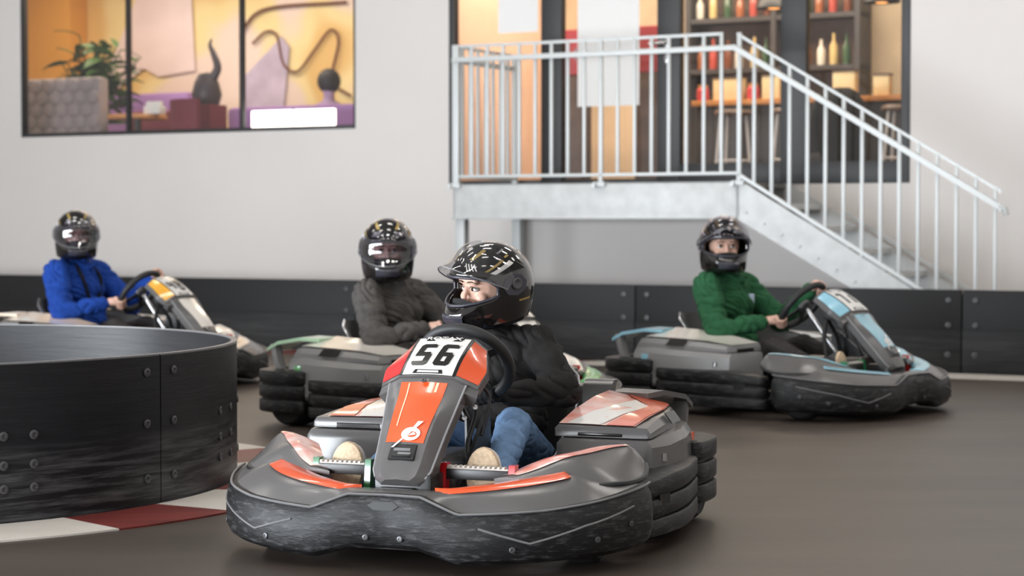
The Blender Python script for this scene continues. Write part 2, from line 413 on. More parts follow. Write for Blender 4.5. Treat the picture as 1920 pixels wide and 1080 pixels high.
rail_f = spart('landing_railing', M_galvw, stair, SB, lambda m: (m.box(SU0, 6.70, ND + 0.006, ND + 0.018, RT - 0.024, RT, 0.003), m.box(SU0, SU1, ND - 0.03, ND + 0.006, RM - 0.02, RM + 0.02, 0.006), m.box(SU0, SU1, ND, ND + 0.024, RB - 0.012, RB + 0.012, 0.003)))
n_b = 17; sp_ = (SU1 - SU0) / n_b
for i in range(n_b + 1):
    u_ = SU0 + 0.02 + i * sp_
    big = i in (0, 9, 17)
    bar(rail_f, u_, ND + 0.012, DECK - 0.02 if big else RB, RT if i < 17 else RT - 0.01, 0.028 if i == 0 else (0.016 if big else 0.0125))
    if big: spart('post_foot', M_galvw, rail_f, SB, lambda m: (m.box(u_ - 0.05, u_ + 0.05, ND - 0.03, ND + 0.05, DECK - 0.03, DECK + 0.006, 0.006), m.cyl((u_ - 0.035, ND - 0.03, DECK - 0.02), (u_ - 0.035, ND - 0.05, DECK - 0.02), 0.018, n=12)))
rail_l = spart('side_railing', M_galvw, stair, SB, lambda m: (m.box(SU0, SU0 + 0.012, ND, NW - 0.08, RT - 0.024, RT, 0.003), m.box(SU0 - 0.02, SU0 + 0.012, ND, NW - 0.08, RM - 0.02, RM + 0.02, 0.006), m.box(SU0, SU0 + 0.024, ND, NW - 0.08, RB - 0.012, RB + 0.012, 0.003)))
for i in range(1, 9):
    n_ = ND + i * (NW - ND - 0.09) / 8
    bar(rail_l, SU0 + 0.01, n_, DECK - 0.02 if i == 8 else RB, RT, 0.022 if i == 8 else 0.0125)
rail_s = stair_r = MB()
def sl_bar(m, u0, u1, z0, th, n0, n1):
    z1 = z0 - (u1 - u0) * SL
    m.loft([[(u0, n0, z0 - th), (u0, n1, z0 - th), (u0, n1, z0 + th), (u0, n0, z0 + th)], [(u1, n0, z1 - th), (u1, n1, z1 - th), (u1, n1, z1 + th), (u1, n0, z1 + th)]])
rail_s = spart('flight_railing', M_galvw, stair, SB, lambda m: (sl_bar(m, SU1, SU1 + 1.96, RT - 0.018, 0.012, ND + 0.006, ND + 0.018), sl_bar(m, SU1 - 0.01, SU1 + 1.97, RM, 0.022, ND - 0.03, ND + 0.006), sl_bar(m, SU1, SU1 + 1.96, RB + 0.0, 0.014, ND, ND + 0.024)), 30)
spart('rail_end', M_galvw, rail_s, SB, lambda m: m.tube([(SU1 + 1.95, ND - 0.012, RM - 1.95 * SL), (SU1 + 1.99, ND - 0.012, RM - 1.985 * SL), (SU1 + 2.0, ND - 0.012, RM - 1.985 * SL - 0.04)], 0.022, 10))
for i in range(1, 15):
    u_ = SU1 + i * 0.137
    if u_ > SU1 + 1.97: break
    dz = (u_ - SU1) * SL
    bar(rail_s, u_, ND + 0.012, RB - dz - (0.20 if i in (7,) else 0), RT - 0.02 - dz, 0.0125)
spart('wall_rail', M_galvw, stair, SB, lambda m: (sl_bar(m, SU1 + 0.5, UB, DECK + 0.07 - 0.5 * SL, 0.012, NW - 0.10, NW - 0.07)), 30)

# ------------------------------------------------------------------ cafe window (left) and its room
def framed(name, root, base, rects, depth, matl):
    def fn(m):
        for (a, b, c, d) in rects: m.box(a, b, depth[0], depth[1], c, d, 0.004)
    return spart(name, matl, root, base, fn)
w1 = site('window_1', WIN[0], NW, WIN[2]); wb = (WIN[0], NW, WIN[2]); tag(w1, 'wide black framed cafe window in the hall wall', kind='structure')
framed('window_frame', w1, wb, [(WIN[0], WIN[0] + 0.04, WIN[2], WIN[3]), (WIN[1] - 0.02, WIN[1], WIN[2], WIN[3]), (WIN[0] + 0.04, WIN[1] - 0.02, WIN[2], WIN[2] + 0.035), (WIN[0] + 0.04, WIN[1] - 0.02, WIN[3] - 0.05, WIN[3])], (NW - 0.004, NW + 0.06), M_frame)
mul = [0.255, 1.565]
for u_ in mul: framed('mullion', w1, wb, [(u_ - 0.02, u_ + 0.02, WIN[2] + 0.035, WIN[3] - 0.05)], (NW + 0.002, NW + 0.05), M_frame)
cuts = [WIN[0] + 0.03] + mul + [WIN[1] - 0.02]
for a, b in zip(cuts[:-1], cuts[1:]):
    spart('pane', M_glass, w1, wb, lambda m: m.box(a + 0.02, b - 0.02, NW + 0.018, NW + 0.024, WIN[2] + 0.035, WIN[3] - 0.05))

FL2 = 1.32     # level of the rooms behind the wall
def room(prefix, u0, u1, depth, wm, fm, z1=4.0):
    y0 = NW + 0.10; y1 = NW + 0.23 + depth
    out = []
    for nm, bx, mm in (('floor_' + prefix, (u0, u1, y0, y1, FL2 - 0.1, FL2), fm), ('ceiling_' + prefix, (u0, u1, y0, y1, z1, z1 + 0.1), M_white),
                       ('wall_%s_back' % prefix, (u0, u1, y1, y1 + 0.1, FL2, z1), wm), ('wall_%s_left' % prefix, (u0 - 0.1, u0, y0, y1 + 0.1, FL2, z1), wm), ('wall_%s_right' % prefix, (u1, u1 + 0.1, y0, y1 + 0.1, FL2, z1), wm)):
        o = site_obj(nm, mm, lambda m: m.box(*bx), smooth=0); tag(o, None, kind='structure'); out.append(o)
    return out
def mural_mat():
    m = bpy.data.materials.new('cafe_mural'); m.use_nodes = True; nt = m.node_tree; N = nt.nodes; L = nt.links; p = N['Principled BSDF']
    tc = N.new('ShaderNodeTexCoord'); n1 = N.new('ShaderNodeTexNoise'); n1.inputs['Scale'].default_value = 0.9; n1.inputs['Detail'].default_value = 1.5
    L.new(tc.outputs['Object'], n1.inputs['Vector'])
    cr = N.new('ShaderNodeValToRGB'); e = cr.color_ramp.elements; cr.color_ramp.interpolation = 'EASE'
    e[0].position = 0.40; e[0].color = (0.70, 0.45, 0.16, 1); e[1].position = 0.60; e[1].color = (0.78, 0.62, 0.55, 1)
    x = e.new(0.50); x.color = (0.80, 0.64, 0.32, 1)
    L.new(n1.outputs['Fac'], cr.inputs[0]); L.new(cr.outputs[0], p.inputs['Base Color']); p.inputs['Roughness'].default_value = 0.7
    return m
M_mural = mural_mat(); M_wood = mat('orange_wood', (0.52, 0.22, 0.06), 0.45, nscale=4, namt=0.2, stretch=(1, 6, 6)); M_cfloor = mat('cafe_floor', (0.16, 0.11, 0.09), 0.5)
M_tuft = mat('tufted_grey', (0.26, 0.22, 0.23), 0.8, bump=0.1); M_purple = mat('purple_velvet', (0.34, 0.18, 0.46), 0.7); M_wine = mat('wine_velvet', (0.16, 0.02, 0.035), 0.7)
M_leaf = mat('plant_leaf', (0.045, 0.10, 0.02), 0.5); M_pot = mat('plant_pot', (0.10, 0.09, 0.09), 0.5); M_orange = mat('orange_wall', (0.70, 0.33, 0.05), 0.7); M_squig = mat('brown_line', (0.16, 0.05, 0.02), 0.6); M_hair = mat('dark_hair', (0.012, 0.010, 0.014), 0.6, bump=0.8, bscale=40)
def UP(px, n, py=200):
    """u of the point where the sight line through px meets the vertical plane n metres behind the barrier"""
    r = ray(px, py); A = PL + NB * n; t = ((A - Vector((0, 0, CAM_H))) @ NB) / (r @ NB); return ((Vector((0, 0, CAM_H)) + r * t) - PL) @ U
room('cafe', -4.6, 3.30, 2.6, M_mural, M_cfloor)
YC = NW + 0.23
# orange wall pier
o = site_obj('wall_cafe_pier', M_orange, lambda m: m.box(-4.55, UP(132, YC + 2.3), YC + 2.3, YC + 2.59, FL2, 4.0), smooth=0); tag(o, None, kind='structure')
area = area_light('cafe_lamp_light', S(-0.4, YC + 1.2, 3.95), S(-0.4, YC + 1.4, 1.3), 4.5, 1.6, 120, (1.0, 0.86, 0.66))
def lamp_fixture(name, u, n, z, w, d, label):
    r = site(name, u, n, z)
    part('housing', M_white, r, lambda m: (m.box(-w / 2 - 0.03, w / 2 + 0.03, -d / 2 - 0.03, d / 2 + 0.03, 0.012, 0.045, 0.006)))
    part('hanger', M_steel, r, lambda m: (m.cyl((-w / 3, 0, 0.045), (-w / 3, 0, 4.0 - z), 0.006, n=8), m.cyl((w / 3, 0, 0.045), (w / 3, 0, 4.0 - z), 0.006, n=8)))
    tag(r, label, 'lamp'); return r
lamp_fixture('ceiling_light', -0.4, YC + 1.2, 3.955, 4.4, 1.5, 'large flat lamp panel under the yellow cafe ceiling')
def sofa(label, u0, u1, n0, n1, zt, mm, tuft=False):
    r = site('sofa', (u0 + u1) / 2, (n0 + n1) / 2, FL2); b = ((u0 + u1) / 2, (n0 + n1) / 2, FL2); zt -= 0
    spart('base', mm, r, b, lambda m: m.box(u0, u1, n0 + 0.14, n1, FL2 + 0.06, FL2 + 0.30, 0.02))
    for a in (u0 + 0.08, u1 - 0.08):
        for c in (n0 + 0.2, n1 - 0.08): spart('leg', M_frame, r, b, lambda m: m.cyl((a, c, FL2), (a, c, FL2 + 0.07), 0.02, n=10))
    ns = max(1, round((u1 - u0) / 0.62))
    for i in range(ns):
        a = lerp(u0, u1, i / ns); c = lerp(u0, u1, (i + 1) / ns)
        spart('seat_cushion', mm, r, b, lambda m: m.box(a + 0.005, c - 0.005, n0 + 0.12, n1, FL2 + 0.30, FL2 + 0.45, 0.04))
    bk = spart('backrest', mm, r, b, lambda m: m.box(u0, u1, n0, n0 + 0.16, FL2 + 0.08, zt, 0.05))
    if tuft:
        z = FL2 + 0.35; row = 0
        while z < zt - 0.05:
            a = u0 + 0.08 + (row % 2) * 0.08
            while a < u1 - 0.04:
                spart('tuft', mm, bk, b, lambda m: m.ell((a, n0 - 0.002, z), (0.072, 0.03, 0.072), u=10, v=6)); a += 0.16
            z += 0.12; row += 1
    tag(r, label, 'sofa'); return r
sofa('high backed grey tufted sofa behind the cafe window beside the leafy plant', -2.2, UP(186, YC + 0.3), YC + 0.3, YC + 0.8, 2.47, M_tuft, True)
sofa('purple velvet sofa behind the small round table in the cafe', UP(195, YC + 2.06), UP(352, YC + 2.06), YC + 2.06, YC + 2.56, 2.43, M_purple)
sofa('purple velvet sofa under the looping brown wall line in the cafe', UP(425, YC + 1.0), UP(690, YC + 1.0), YC + 1.0, YC + 1.55, 2.17, M_purple)
sofa('dark red velvet bench close behind the round table in the cafe', UP(240, YC + 0.95), UP(350, YC + 0.95), YC + 0.95, YC + 1.5, 2.16, M_wine)
def cafe_table(label, u, n, zt=2.06, r_=0.42):
    r = site('cafe_table', u, n, FL2)
    part('table_top', M_wood, r, lambda m: m.lathe([(0, 0), (r_, 0), (r_, 0.03), (r_ - 0.01, 0.04), (0, 0.04)], (0, 0, zt - FL2 - 0.04), (0, 0, 1), 32))
    part('column', M_frame, r, lambda m: m.cyl((0, 0, 0.03), (0, 0, zt - FL2 - 0.04), 0.035, n=14))
    part('base', M_frame, r, lambda m: m.lathe([(0, 0), (0.22, 0), (0.22, 0.015), (0.03, 0.03), (0, 0.03)], (0, 0, 0), (0, 0, 1), 24))
    tag(r, label, 'table'); return r
TU = UP(258, YC + 0.45)
cafe_table('round wooden cafe table carrying a white napkin holder', TU, YC + 0.45, 2.085, 0.29)
nh = site('napkin_holder', UP(290, YC + 0.38), YC + 0.38, 2.085); nm_ = part('holder', M_white, nh, lambda m: m.box(-0.10, 0.10, -0.05, 0.05, 0, 0.08, 0.01)); part('napkin', M_white, nh, lambda m: m.box(-0.085, 0.085, -0.03, 0.03, 0.075, 0.125, 0.012))
tag(nh, 'white napkin holder on the round cafe table', 'napkin holder')
def chair(label, u, n, rz, mm, zt):
    r = empty('cafe_chair', S(u, n, FL2), SITE_RZ + rz); h = zt - FL2
    part('seat', mm, r, lambda m: m.box(-0.21, 0.21, -0.21, 0.21, 0.42, 0.48, 0.02))
    part('backrest', mm, r, lambda m: m.loft([[(x, 0.19 + (abs(x) / 0.2) ** 2 * -0.05, z) for x in (-0.2, -0.1, 0, 0.1, 0.2)] + [(x, 0.235 + (abs(x) / 0.2) ** 2 * -0.05, z) for x in (0.2, 0.1, 0, -0.1, -0.2)] for z in (0.50, h - 0.02, h)]))
    for a in (-0.18, 0.18):
        for c in (-0.18, 0.18): part('leg', M_frame, r, lambda m: m.cyl((a, c, 0), (a * 0.95, c * 0.95, 0.43), 0.014, n=8))
    tag(r, label, 'chair'); return r
chair('dark cafe chair with a curved upright back beside the round table', UP(372, YC + 0.28), YC + 0.28, 2.9, M_wine, 2.20)
M_bronze = mat('dark_bronze', (0.05, 0.035, 0.045), 0.45)
orn = site('table_ornament', UP(388, YC + 0.70), YC + 0.70, FL2)
part('plinth', M_wine, orn, lambda m: m.box(-0.14, 0.14, -0.14, 0.14, 0, 0.86, 0.01))
part('figure', M_bronze, orn, lambda m: m.lathe([(0.0, 0), (0.12, 0), (0.15, 0.10), (0.12, 0.22), (0.08, 0.30), (0.0, 0.32)], (0, 0, 0.86), (0, 0, 1), 20))
part('horn', M_bronze, orn, lambda m: m.tube(catmull([(0.06, 0, 1.10), (0.13, 0, 1.22), (0.08, 0, 1.36), (0.04, 0, 1.44), (0.06, 0, 1.50)], 5), [0.045 * (1 - i / 21) + 0.006 for i in range(21)], 10))
tag(orn, 'dark horned ornament standing on a wine red plinth in the cafe', 'ornament')
pl = site('potted_plant', UP(172, YC + 1.25), YC + 1.25, FL2)
part('pot', M_pot, pl, lambda m: m.lathe([(0, 0), (0.16, 0), (0.2, 0.45), (0.17, 0.45), (0.16, 0.40), (0, 0.40)], (0, 0, 0), (0, 0, 1), 24))
def leaf_mesh():
    m = MB(); rows = []
    for i in range(6):
        t = i / 5; w = 0.05 * math.sin(math.pi * (0.12 + 0.88 * t)) + 0.002
        rows.append([(-w, t * 0.26, -0.10 * t * t + 0.012), (0, t * 0.26, -0.10 * t * t), (w, t * 0.26, -0.10 * t * t + 0.012)])
    m.loft(rows, closed=False); o = m.build('leaf', M_leaf, None, 40); d = o.data; bpy.data.objects.remove(o); return d
LEAF = leaf_mesh()
for i in range(34):
    az = rnd.uniform(0, 6.28); rr = rnd.uniform(0.05, 0.55); h = rnd.uniform(1.15, 1.75) - rr * 0.4
    st = part('stem', M_leaf, pl, lambda m: m.tube(catmull([(0, 0, 0.40), (math.cos(az) * rr * 0.3, math.sin(az) * rr * 0.3, 0.40 + (h - 0.40) * 0.6), (math.cos(az) * rr, math.sin(az) * rr, h)], 4), 0.007, 6))
    for j in range(7):
        t = 0.45 + 0.55 * j / 6; o = bpy.data.objects.new('leaf', LEAF); link(o, st)
        k2 = t; o.location = (math.cos(az) * rr * k2 ** 1.5, math.sin(az) * rr * k2 ** 1.5, lerp(0.40, h, t ** 0.8))
        o.rotation_euler = (rnd.uniform(-0.2, 0.9), rnd.uniform(-0.5, 0.5), rnd.uniform(0, 6.28)); o.scale = (rnd.uniform(0.8, 1.25),) * 3
tag(pl, 'leafy green potted plant behind the grey tufted sofa', 'plant')
sq = site('wall_decoration', UP(590, YC + 2.56), YC + 2.56, 2.98)
part('line', M_squig, sq, lambda m: m.tube(catmull([(-0.95, 0, 0.12), (-0.62, 0, 0.34), (0.4, 0, 0.36)], 8), 0.018, 8))
part('line', M_squig, sq, lambda m: m.tube(catmull([(-0.80, 0, -0.02), (-0.62, 0, 0.10), (-0.48, 0, 0.04), (-0.40, 0, -0.25), (-0.22, 0, -0.34), (0.0, 0, -0.12), (0.2, 0, 0.08), (0.30, 0, -0.05), (0.22, 0, -0.45), (0.45, 0, -0.62)], 8), 0.014, 8))
tag(sq, 'looping brown line decoration on the yellow cafe wall', 'wall decoration')
lp = site('pane_reflection', UP(548, NW + 0.30), NW + 0.30, WIN[2] - 0.02)  # added glowing panel on a stand, imitates a white reflection in the glass
M_refl = mat('pane_reflection_glow', (1.0, 0.93, 0.84), 0.5, emit=2.6)
for a in (-0.46, 0.01): part('panel', M_refl, lp, lambda m: m.box(a, a + 0.45, 0, 0.03, 0.03, 0.225, 0.012))
part('stand', M_frame, lp, lambda m: (m.box(-0.4, -0.36, 0.03, 0.05, FL2 - WIN[2] + 0.02, 0.2), m.box(0.36, 0.40, 0.03, 0.05, FL2 - WIN[2] + 0.02, 0.2)))
tag(lp, 'added glowing panel imitating a white reflection in the right cafe window pane', 'light')
ms = site('wall_mural', UP(285, YC + 2.575), YC + 2.575, 2.6)
part('painted_shape', mat('mural_pink', (0.78, 0.62, 0.62), 0.7, nscale=2, namt=0.08), ms, lambda m: m.prism([(-1.05, -0.25), (-0.5, 0.35), (-0.2, 0.95), (0.55, 1.0), (0.60, 0.1), (0.1, 0.05), (-0.1, 0.15), (-0.45, -0.05)], lambda x, y, h: (x, -h, y), 0.008), 0)
part('painted_shape', mat('mural_lilac', (0.50, 0.42, 0.55), 0.7, nscale=3, namt=0.2), ms, lambda m: m.prism([(1.15, -0.55), (1.25, 0.0), (1.75, 0.42), (1.85, 0.30), (1.75, -0.5)], lambda x, y, h: (x, -h, y), 0.008), 0)
tag(ms, 'pale pink and lilac shapes painted on the yellow cafe wall', 'mural')
# a guest with dark hair on the right purple sofa, seen over its back
gp = site('person', UP(617, YC + 1.35), YC + 1.35, FL2 - 0.10)
def guest(m):
    m.loft([[(math.cos(t) * a, math.sin(t) * b, z) for t in np.linspace(0, 2 * math.pi, 20)[:-1]] for a, b, z in ((0.17, 0.14, 0.46), (0.18, 0.13, 0.62), (0.19, 0.12, 0.84), (0.17, 0.10, 0.96), (0.06, 0.06, 1.01), (0.05, 0.055, 1.07), (0.07, 0.08, 1.11), (0.075, 0.095, 1.18), (0.06, 0.08, 1.26), (0.01, 0.01, 1.30))])
part('body', mat('mauve_shirt', (0.42, 0.30, 0.46), 0.8), gp, guest, 60)
part('hair', M_hair, gp, lambda m: m.ell((0, 0.0, 1.20), (0.115, 0.12, 0.125)), 60)
tag(gp, 'person with short dark hair seated on the purple cafe sofa', 'person')

# ------------------------------------------------------------------ glazed doors and the bar behind them
w2 = site('window_2', DOOR[0], NW, DOOR[2]); b2 = (DOOR[0], NW, DOOR[2]); tag(w2, 'tall black framed glazing with door above the steel landing', kind='structure')
D0, D1, DZ, DT = DOOR
posts = [(D0, D0 + 0.055), (4.645, 4.835), (5.705, 5.905), (6.765, 6.975), (D1 - 0.07, D1)]
framed('window_frame', w2, b2, [(posts[0][0], posts[0][1], DZ, DT), (posts[4][0], posts[4][1], DZ, DT), (posts[0][1], posts[4][0], DT - 0.06, DT)], (NW - 0.01, NW + 0.07), M_frame)
for a, b in posts[1:4]: framed('mullion', w2, b2, [(a, b, DZ, DT - 0.06)], (NW - 0.012, NW + 0.072), M_frame)
for (a, b), (c, d) in zip(posts[:-1], posts[1:]):
    framed('bottom_rail', w2, b2, [(b, c, DZ, DZ + (0.055 if b < 5 else 0.17))], (NW - 0.006, NW + 0.066), M_frame)
    spart('pane', M_glass, w2, b2, lambda m: m.box(b, c, NW + 0.028, NW + 0.034, DZ + (0.055 if b < 5 else 0.17), DT - 0.06))
hd = spart('door_handle', M_steel, w2, b2, lambda m: (m.ell((5.80, NW - 0.022, 2.475), (0.028, 0.012, 0.055)), m.tube([(5.80, NW - 0.02, 2.48), (5.80, NW - 0.07, 2.48), (5.66, NW - 0.07, 2.475)], 0.013, 10), m.ell((5.80, NW - 0.022, 2.355), (0.028, 0.012, 0.055))))
M_dark = mat('bar_dark', (0.055, 0.05, 0.05), 0.5); M_warm = mat('bar_wall', (0.55, 0.44, 0.30), 0.7, nscale=2, namt=0.15); M_redw = mat('red_paint', (0.55, 0.05, 0.06), 0.5); M_paper = mat('white_paper', (0.84, 0.83, 0.82), 0.7); M_cream = mat('cream_card', (0.75, 0.62, 0.36), 0.6); M_brown = mat('brown_wood', (0.12, 0.075, 0.055), 0.5, nscale=5, namt=0.3)
M_peach = mat('peach_wall', (0.80, 0.55, 0.42), 0.7, nscale=1.2, namt=0.15)
rb_ = room('bar', 3.42, 9.2, 2.5, M_warm, M_cfloor)
rb_[3].data.materials[0] = M_peach
area_light('bar_lamp_light', S(5.5, YC + 1.2, 3.95), S(5.5, YC + 1.6, 1.3), 4.0, 1.2, 170, (1.0, 0.84, 0.64))
lamp_fixture('ceiling_light', 5.5, YC + 1.2, 3.955, 3.9, 1.1, 'large flat lamp panel under the bar ceiling')
def poster(label, u0, u1, z0, z1, n=NW + 0.022):
    r = site('poster', (u0 + u1) / 2, n, z0); part('sheet', M_paper, r, lambda m: m.box(-(u1 - u0) / 2, (u1 - u0) / 2, 0, 0.003, 0, z1 - z0)); tag(r, label, 'poster')
poster('tall blank white poster inside the glazed door', 4.97, 5.53, 1.99, 3.6)
poster('small blank white poster inside the pane left of the door', 4.22, 4.60, 2.63, 3.3)
for i, px_ in enumerate((1074, 1226)):
    r = site('red_cabinet', UP(px_, YC + 0.9), YC + 0.9, FL2); part('upper_door', M_redw, r, lambda m: m.box(-0.14, 0.14, -0.1, 0.1, 1.02, 1.42, 0.01)); part('lower_door', M_brown, r, lambda m: m.box(-0.14, 0.14, -0.1, 0.1, 0.0, 1.015, 0.01)); part('handle', M_steel, r, lambda m: m.box(0.08, 0.095, -0.12, -0.1, 1.15, 1.25))
    tag(r, 'brown cabinet with a red upper door behind the ' + ('hinge' if i == 0 else 'handle') + ' side of the tall poster', 'cabinet')
CT = 2.115; CB0 = UP(1298, YC + 1.4); CB1 = UP(1760, YC + 1.4); CW = CB1 - CB0
bc = site('bar_counter', CB0, YC + 1.4, FL2)
part('body', M_dark, bc, lambda m: m.box(0.03, CW, 0.04, 0.5, 0, CT - FL2 - 0.05, 0.005))
for i in range(5): part('front_panel', M_dark, bc, lambda m: m.box(0.03 + i * CW / 5, (i + 1) * CW / 5, 0.02, 0.039, 0.08, CT - FL2 - 0.07, 0.004))
part('counter_top', M_wood, bc, lambda m: m.box(0, CW, -0.03, 0.55, CT - FL2 - 0.05, CT - FL2, 0.008))
tag(bc, 'dark bar counter with an orange wooden top behind the glazing', 'counter')
def stool(label, u, n):
    r = site('bar_stool', u, n, FL2)
    part('seat', M_brown, r, lambda m: m.lathe([(0, 0), (0.16, 0), (0.17, 0.02), (0.15, 0.05), (0, 0.055)], (0, 0, 0.64), (0, 0, 1), 24))
    part('ring', M_white, r, lambda m: m.tube([(0.155 * math.cos(t), 0.155 * math.sin(t), 0.25) for t in np.linspace(0, 2 * math.pi, 20)[:-1]], 0.008, 6, closed=True))
    for t in (0.8, 2.37, 3.94, 5.5): part('leg', M_white, r, lambda m: m.cyl((0.18 * math.cos(t), 0.18 * math.sin(t), 0), (0.12 * math.cos(t), 0.12 * math.sin(t), 0.64), 0.013, n=8))
    tag(r, label, 'stool', 'bar stools'); return r
for px_ in (1375, 1482, 1580, 1690): stool('brown seated bar stool with white legs at the dark counter', UP(px_, YC + 1.12), YC + 1.12)
jk = site('jacket', UP(1578, YC + 1.05), YC + 1.05, FL2)
def jacket(m):
    rings = []
    for z, a, b, dx in ((0.20, 0.17, 0.05, 0.03), (0.35, 0.20, 0.07, 0.02), (0.55, 0.20, 0.10, 0), (0.72, 0.19, 0.12, 0), (0.80, 0.15, 0.10, -0.01), (0.84, 0.08, 0.05, 0)):
        rings.append([(dx + a * math.cos(t) * (1 + 0.10 * math.sin(5 * t + z * 9)), -0.05 + b * math.sin(t) * (1 + 0.12 * math.sin(7 * t)), z) for t in np.linspace(0, 2 * math.pi, 29)[:-1]])
    m.loft(rings)
part('body', M_jblack, jk, jacket, 60); part('sleeve', M_jblack, jk, lambda m: m.tube(catmull([(-0.15, -0.08, 0.74), (-0.22, -0.1, 0.55), (-0.20, -0.1, 0.30)], 5), [0.05] * 11, 10), 60)
tag(jk, 'black jacket draped over a bar stool at the counter', 'jacket')
SH0 = UP(1285, YC + 2.15); SH1 = UP(1612, YC + 2.15); SHW = SH1 - SH0
su = site('shelf_unit', SH0, YC + 2.15, FL2); SHZ = (1.09, 1.56, 2.05)
part('back_panel', M_brown, su, lambda m: m.box(0, SHW, 0.28, 0.31, 0.9, 2.6))
for z in SHZ: part('shelf', M_dark, su, lambda m: m.box(0, SHW, 0.0, 0.28, z, z + 0.045))
for u_ in (0.0, SHW / 2, SHW - 0.05): part('upright', M_dark, su, lambda m: m.box(u_, u_ + 0.05, -0.01, 0.28, 0.0, 2.6))
tag(su, 'dark wooden back bar shelf unit holding bottles', 'shelf')
bottle_cols = [(0.35, 0.12, 0.05), (0.05, 0.10, 0.05), (0.60, 0.45, 0.20), (0.70, 0.66, 0.58), (0.18, 0.06, 0.03), (0.45, 0.08, 0.06)]
bottle_names = ['amber', 'dark green', 'golden', 'clear', 'brown', 'red']
BM_ = [mat('bottle_%d' % i, c, 0.15) for i, c in enumerate(bottle_cols)]
for si, z in enumerate(SHZ):
    for i in range(12):
        u_ = 0.11 + i * (SHW - 0.26) / 11 + rnd.uniform(-0.015, 0.015)
        if abs(u_ - SHW / 2 - 0.025) < 0.07: continue
        ci = (i * 5 + si * 3) % 6; h = (0.24, 0.29, 0.27)[i % 3]
        r = site('bottle', SH0 + u_, YC + 2.27, FL2 + z + 0.0455)
        part('glass_body', BM_[ci], r, lambda m: m.lathe([(0, 0), (0.036, 0), (0.038, 0.02), (0.038, h * 0.6), (0.014, h * 0.78), (0.014, h), (0, h)], (0, 0, 0), (0, 0, 1), 14))
        part('cap', M_frame, r, lambda m: m.cyl((0, 0, h), (0, 0, h + 0.02), 0.015, n=10))
        tag(r, '%s glass bottle on the %s shelf of the back bar' % (bottle_names[ci], ('lowest', 'middle', 'top')[si]), 'bottle', 'bottles on the back bar')
for i, (px_, w_, h_, lab) in enumerate(((1368, 0.28, 0.20, 'wide cream menu box beside the red jar on the bar counter'), (1448, 0.16, 0.21, 'cream menu box between the red jar and the dark door frame'), (1585, 0.20, 0.22, 'cream menu box on the bar counter above the black jacket'), (1655, 0.14, 0.18, 'narrow cream menu box at the far end of the bar counter'))):
    r = site('menu_box', UP(px_, YC + 1.55), YC + 1.55, CT)
    part('body', M_cream, r, lambda m: m.box(-w_ / 2, w_ / 2, -0.05, 0.05, 0, h_, 0.006)); part('rim', M_brown, r, lambda m: m.box(-w_ / 2 - 0.006, w_ / 2 + 0.006, -0.056, 0.056, h_, h_ + 0.012))
    tag(r, lab, 'box')
for i, (px_, lab) in enumerate(((1318, 'red jar near the end of the bar counter beside the wide menu box'), (1412, 'red jar between two cream menu boxes on the bar counter'))):
    r = site('jar', UP(px_, YC + 1.52), YC + 1.52, CT); part('glass_body', M_redw, r, lambda m: m.lathe([(0, 0), (0.05, 0), (0.055, 0.03), (0.055, 0.10), (0.04, 0.12), (0, 0.12)], (0, 0, 0), (0, 0, 1), 16)); part('lid', M_wood, r, lambda m: m.cyl((0, 0, 0.12), (0, 0, 0.145), 0.045, n=14)); tag(r, lab, 'jar')
M_shade_in = mat('lamp_inside', (1.0, 0.42, 0.12), 0.5, emit=1.6)
for i, (u_, lab) in enumerate(((1450, 'black pendant lamp glowing orange inside above the middle of the bar'), (1652, 'black pendant lamp glowing orange inside above the end of the bar'))):
    r = site('pendant_lamp', UP(u_, YC + 1.5), YC + 1.5, 2.91)
    part('shade', M_frame, r, lambda m: m.lathe([(0.16, 0), (0.15, 0.05), (0.10, 0.12), (0.03, 0.16), (0.012, 0.2), (0.008, 0.2), (0.02, 0.15), (0.09, 0.11), (0.14, 0.05), (0.155, 0)], (0, 0, 0), (0, 0, 1), 24))
    part('bulb', M_shade_in, r, lambda m: m.ell((0, 0, 0.025), (0.10, 0.10, 0.03)))
    part('cord', M_frame, r, lambda m: m.cyl((0, 0, 0.18), (0, 0, 1.09), 0.006, n=8)); tag(r, lab, 'lamp')

# ------------------------------------------------------------------ go-kart (local: x = driver's left, -y = forward, z up)
FB_T = np.array([p for p in catmull([(0.0, -0.868), (0.13, -0.880), (0.25, -0.880), (0.38, -0.850), (0.50, -0.790), (0.60, -0.700), (0.66, -0.590), (0.695, -0.480), (0.70, -0.40)], 6)])
def fb_half(): return FB_T
def fb_curve():
    """front plan curve from driver's right to left with outward normals; returns list of (x, y, nx, ny)"""
    h = [tuple(p) for p in FB_T]; full = [(-x, y) for x, y in h[:0:-1]] + h
    out = []
    for i, (x, y) in enumerate(full):
        a = full[max(i - 1, 0)]; b = full[min(i + 1, len(full) - 1)]
        tx, ty = b[0] - a[0], b[1] - a[1]; l = math.hypot(tx, ty)
        out.append((x, y, ty / l, -tx / l))
    return out
FB = fb_curve()
_s = [0.0]
for i in range(1, len(FB)): _s.append(_s[-1] + math.hypot(FB[i][0] - FB[i - 1][0], FB[i][1] - FB[i - 1][1]))
FBS = [v - _s[-1] / 2 for v in _s]      # arc length from the middle
def fb_at(s):
    x = interp(s, FBS, [p[0] for p in FB]); y = interp(s, FBS, [p[1] for p in FB]); nx = interp(s, FBS, [p[2] for p in FB]); ny = interp(s, FBS, [p[3] for p in FB])
    l = math.hypot(nx, ny); return x, y, nx / l, ny / l
def zt_of(s): return interp(abs(s), [0, 0.115, 0.235, 0.5, 0.75, 0.95, 1.1], [0.228, 0.228, 0.182, 0.196, 0.222, 0.244, 0.244])
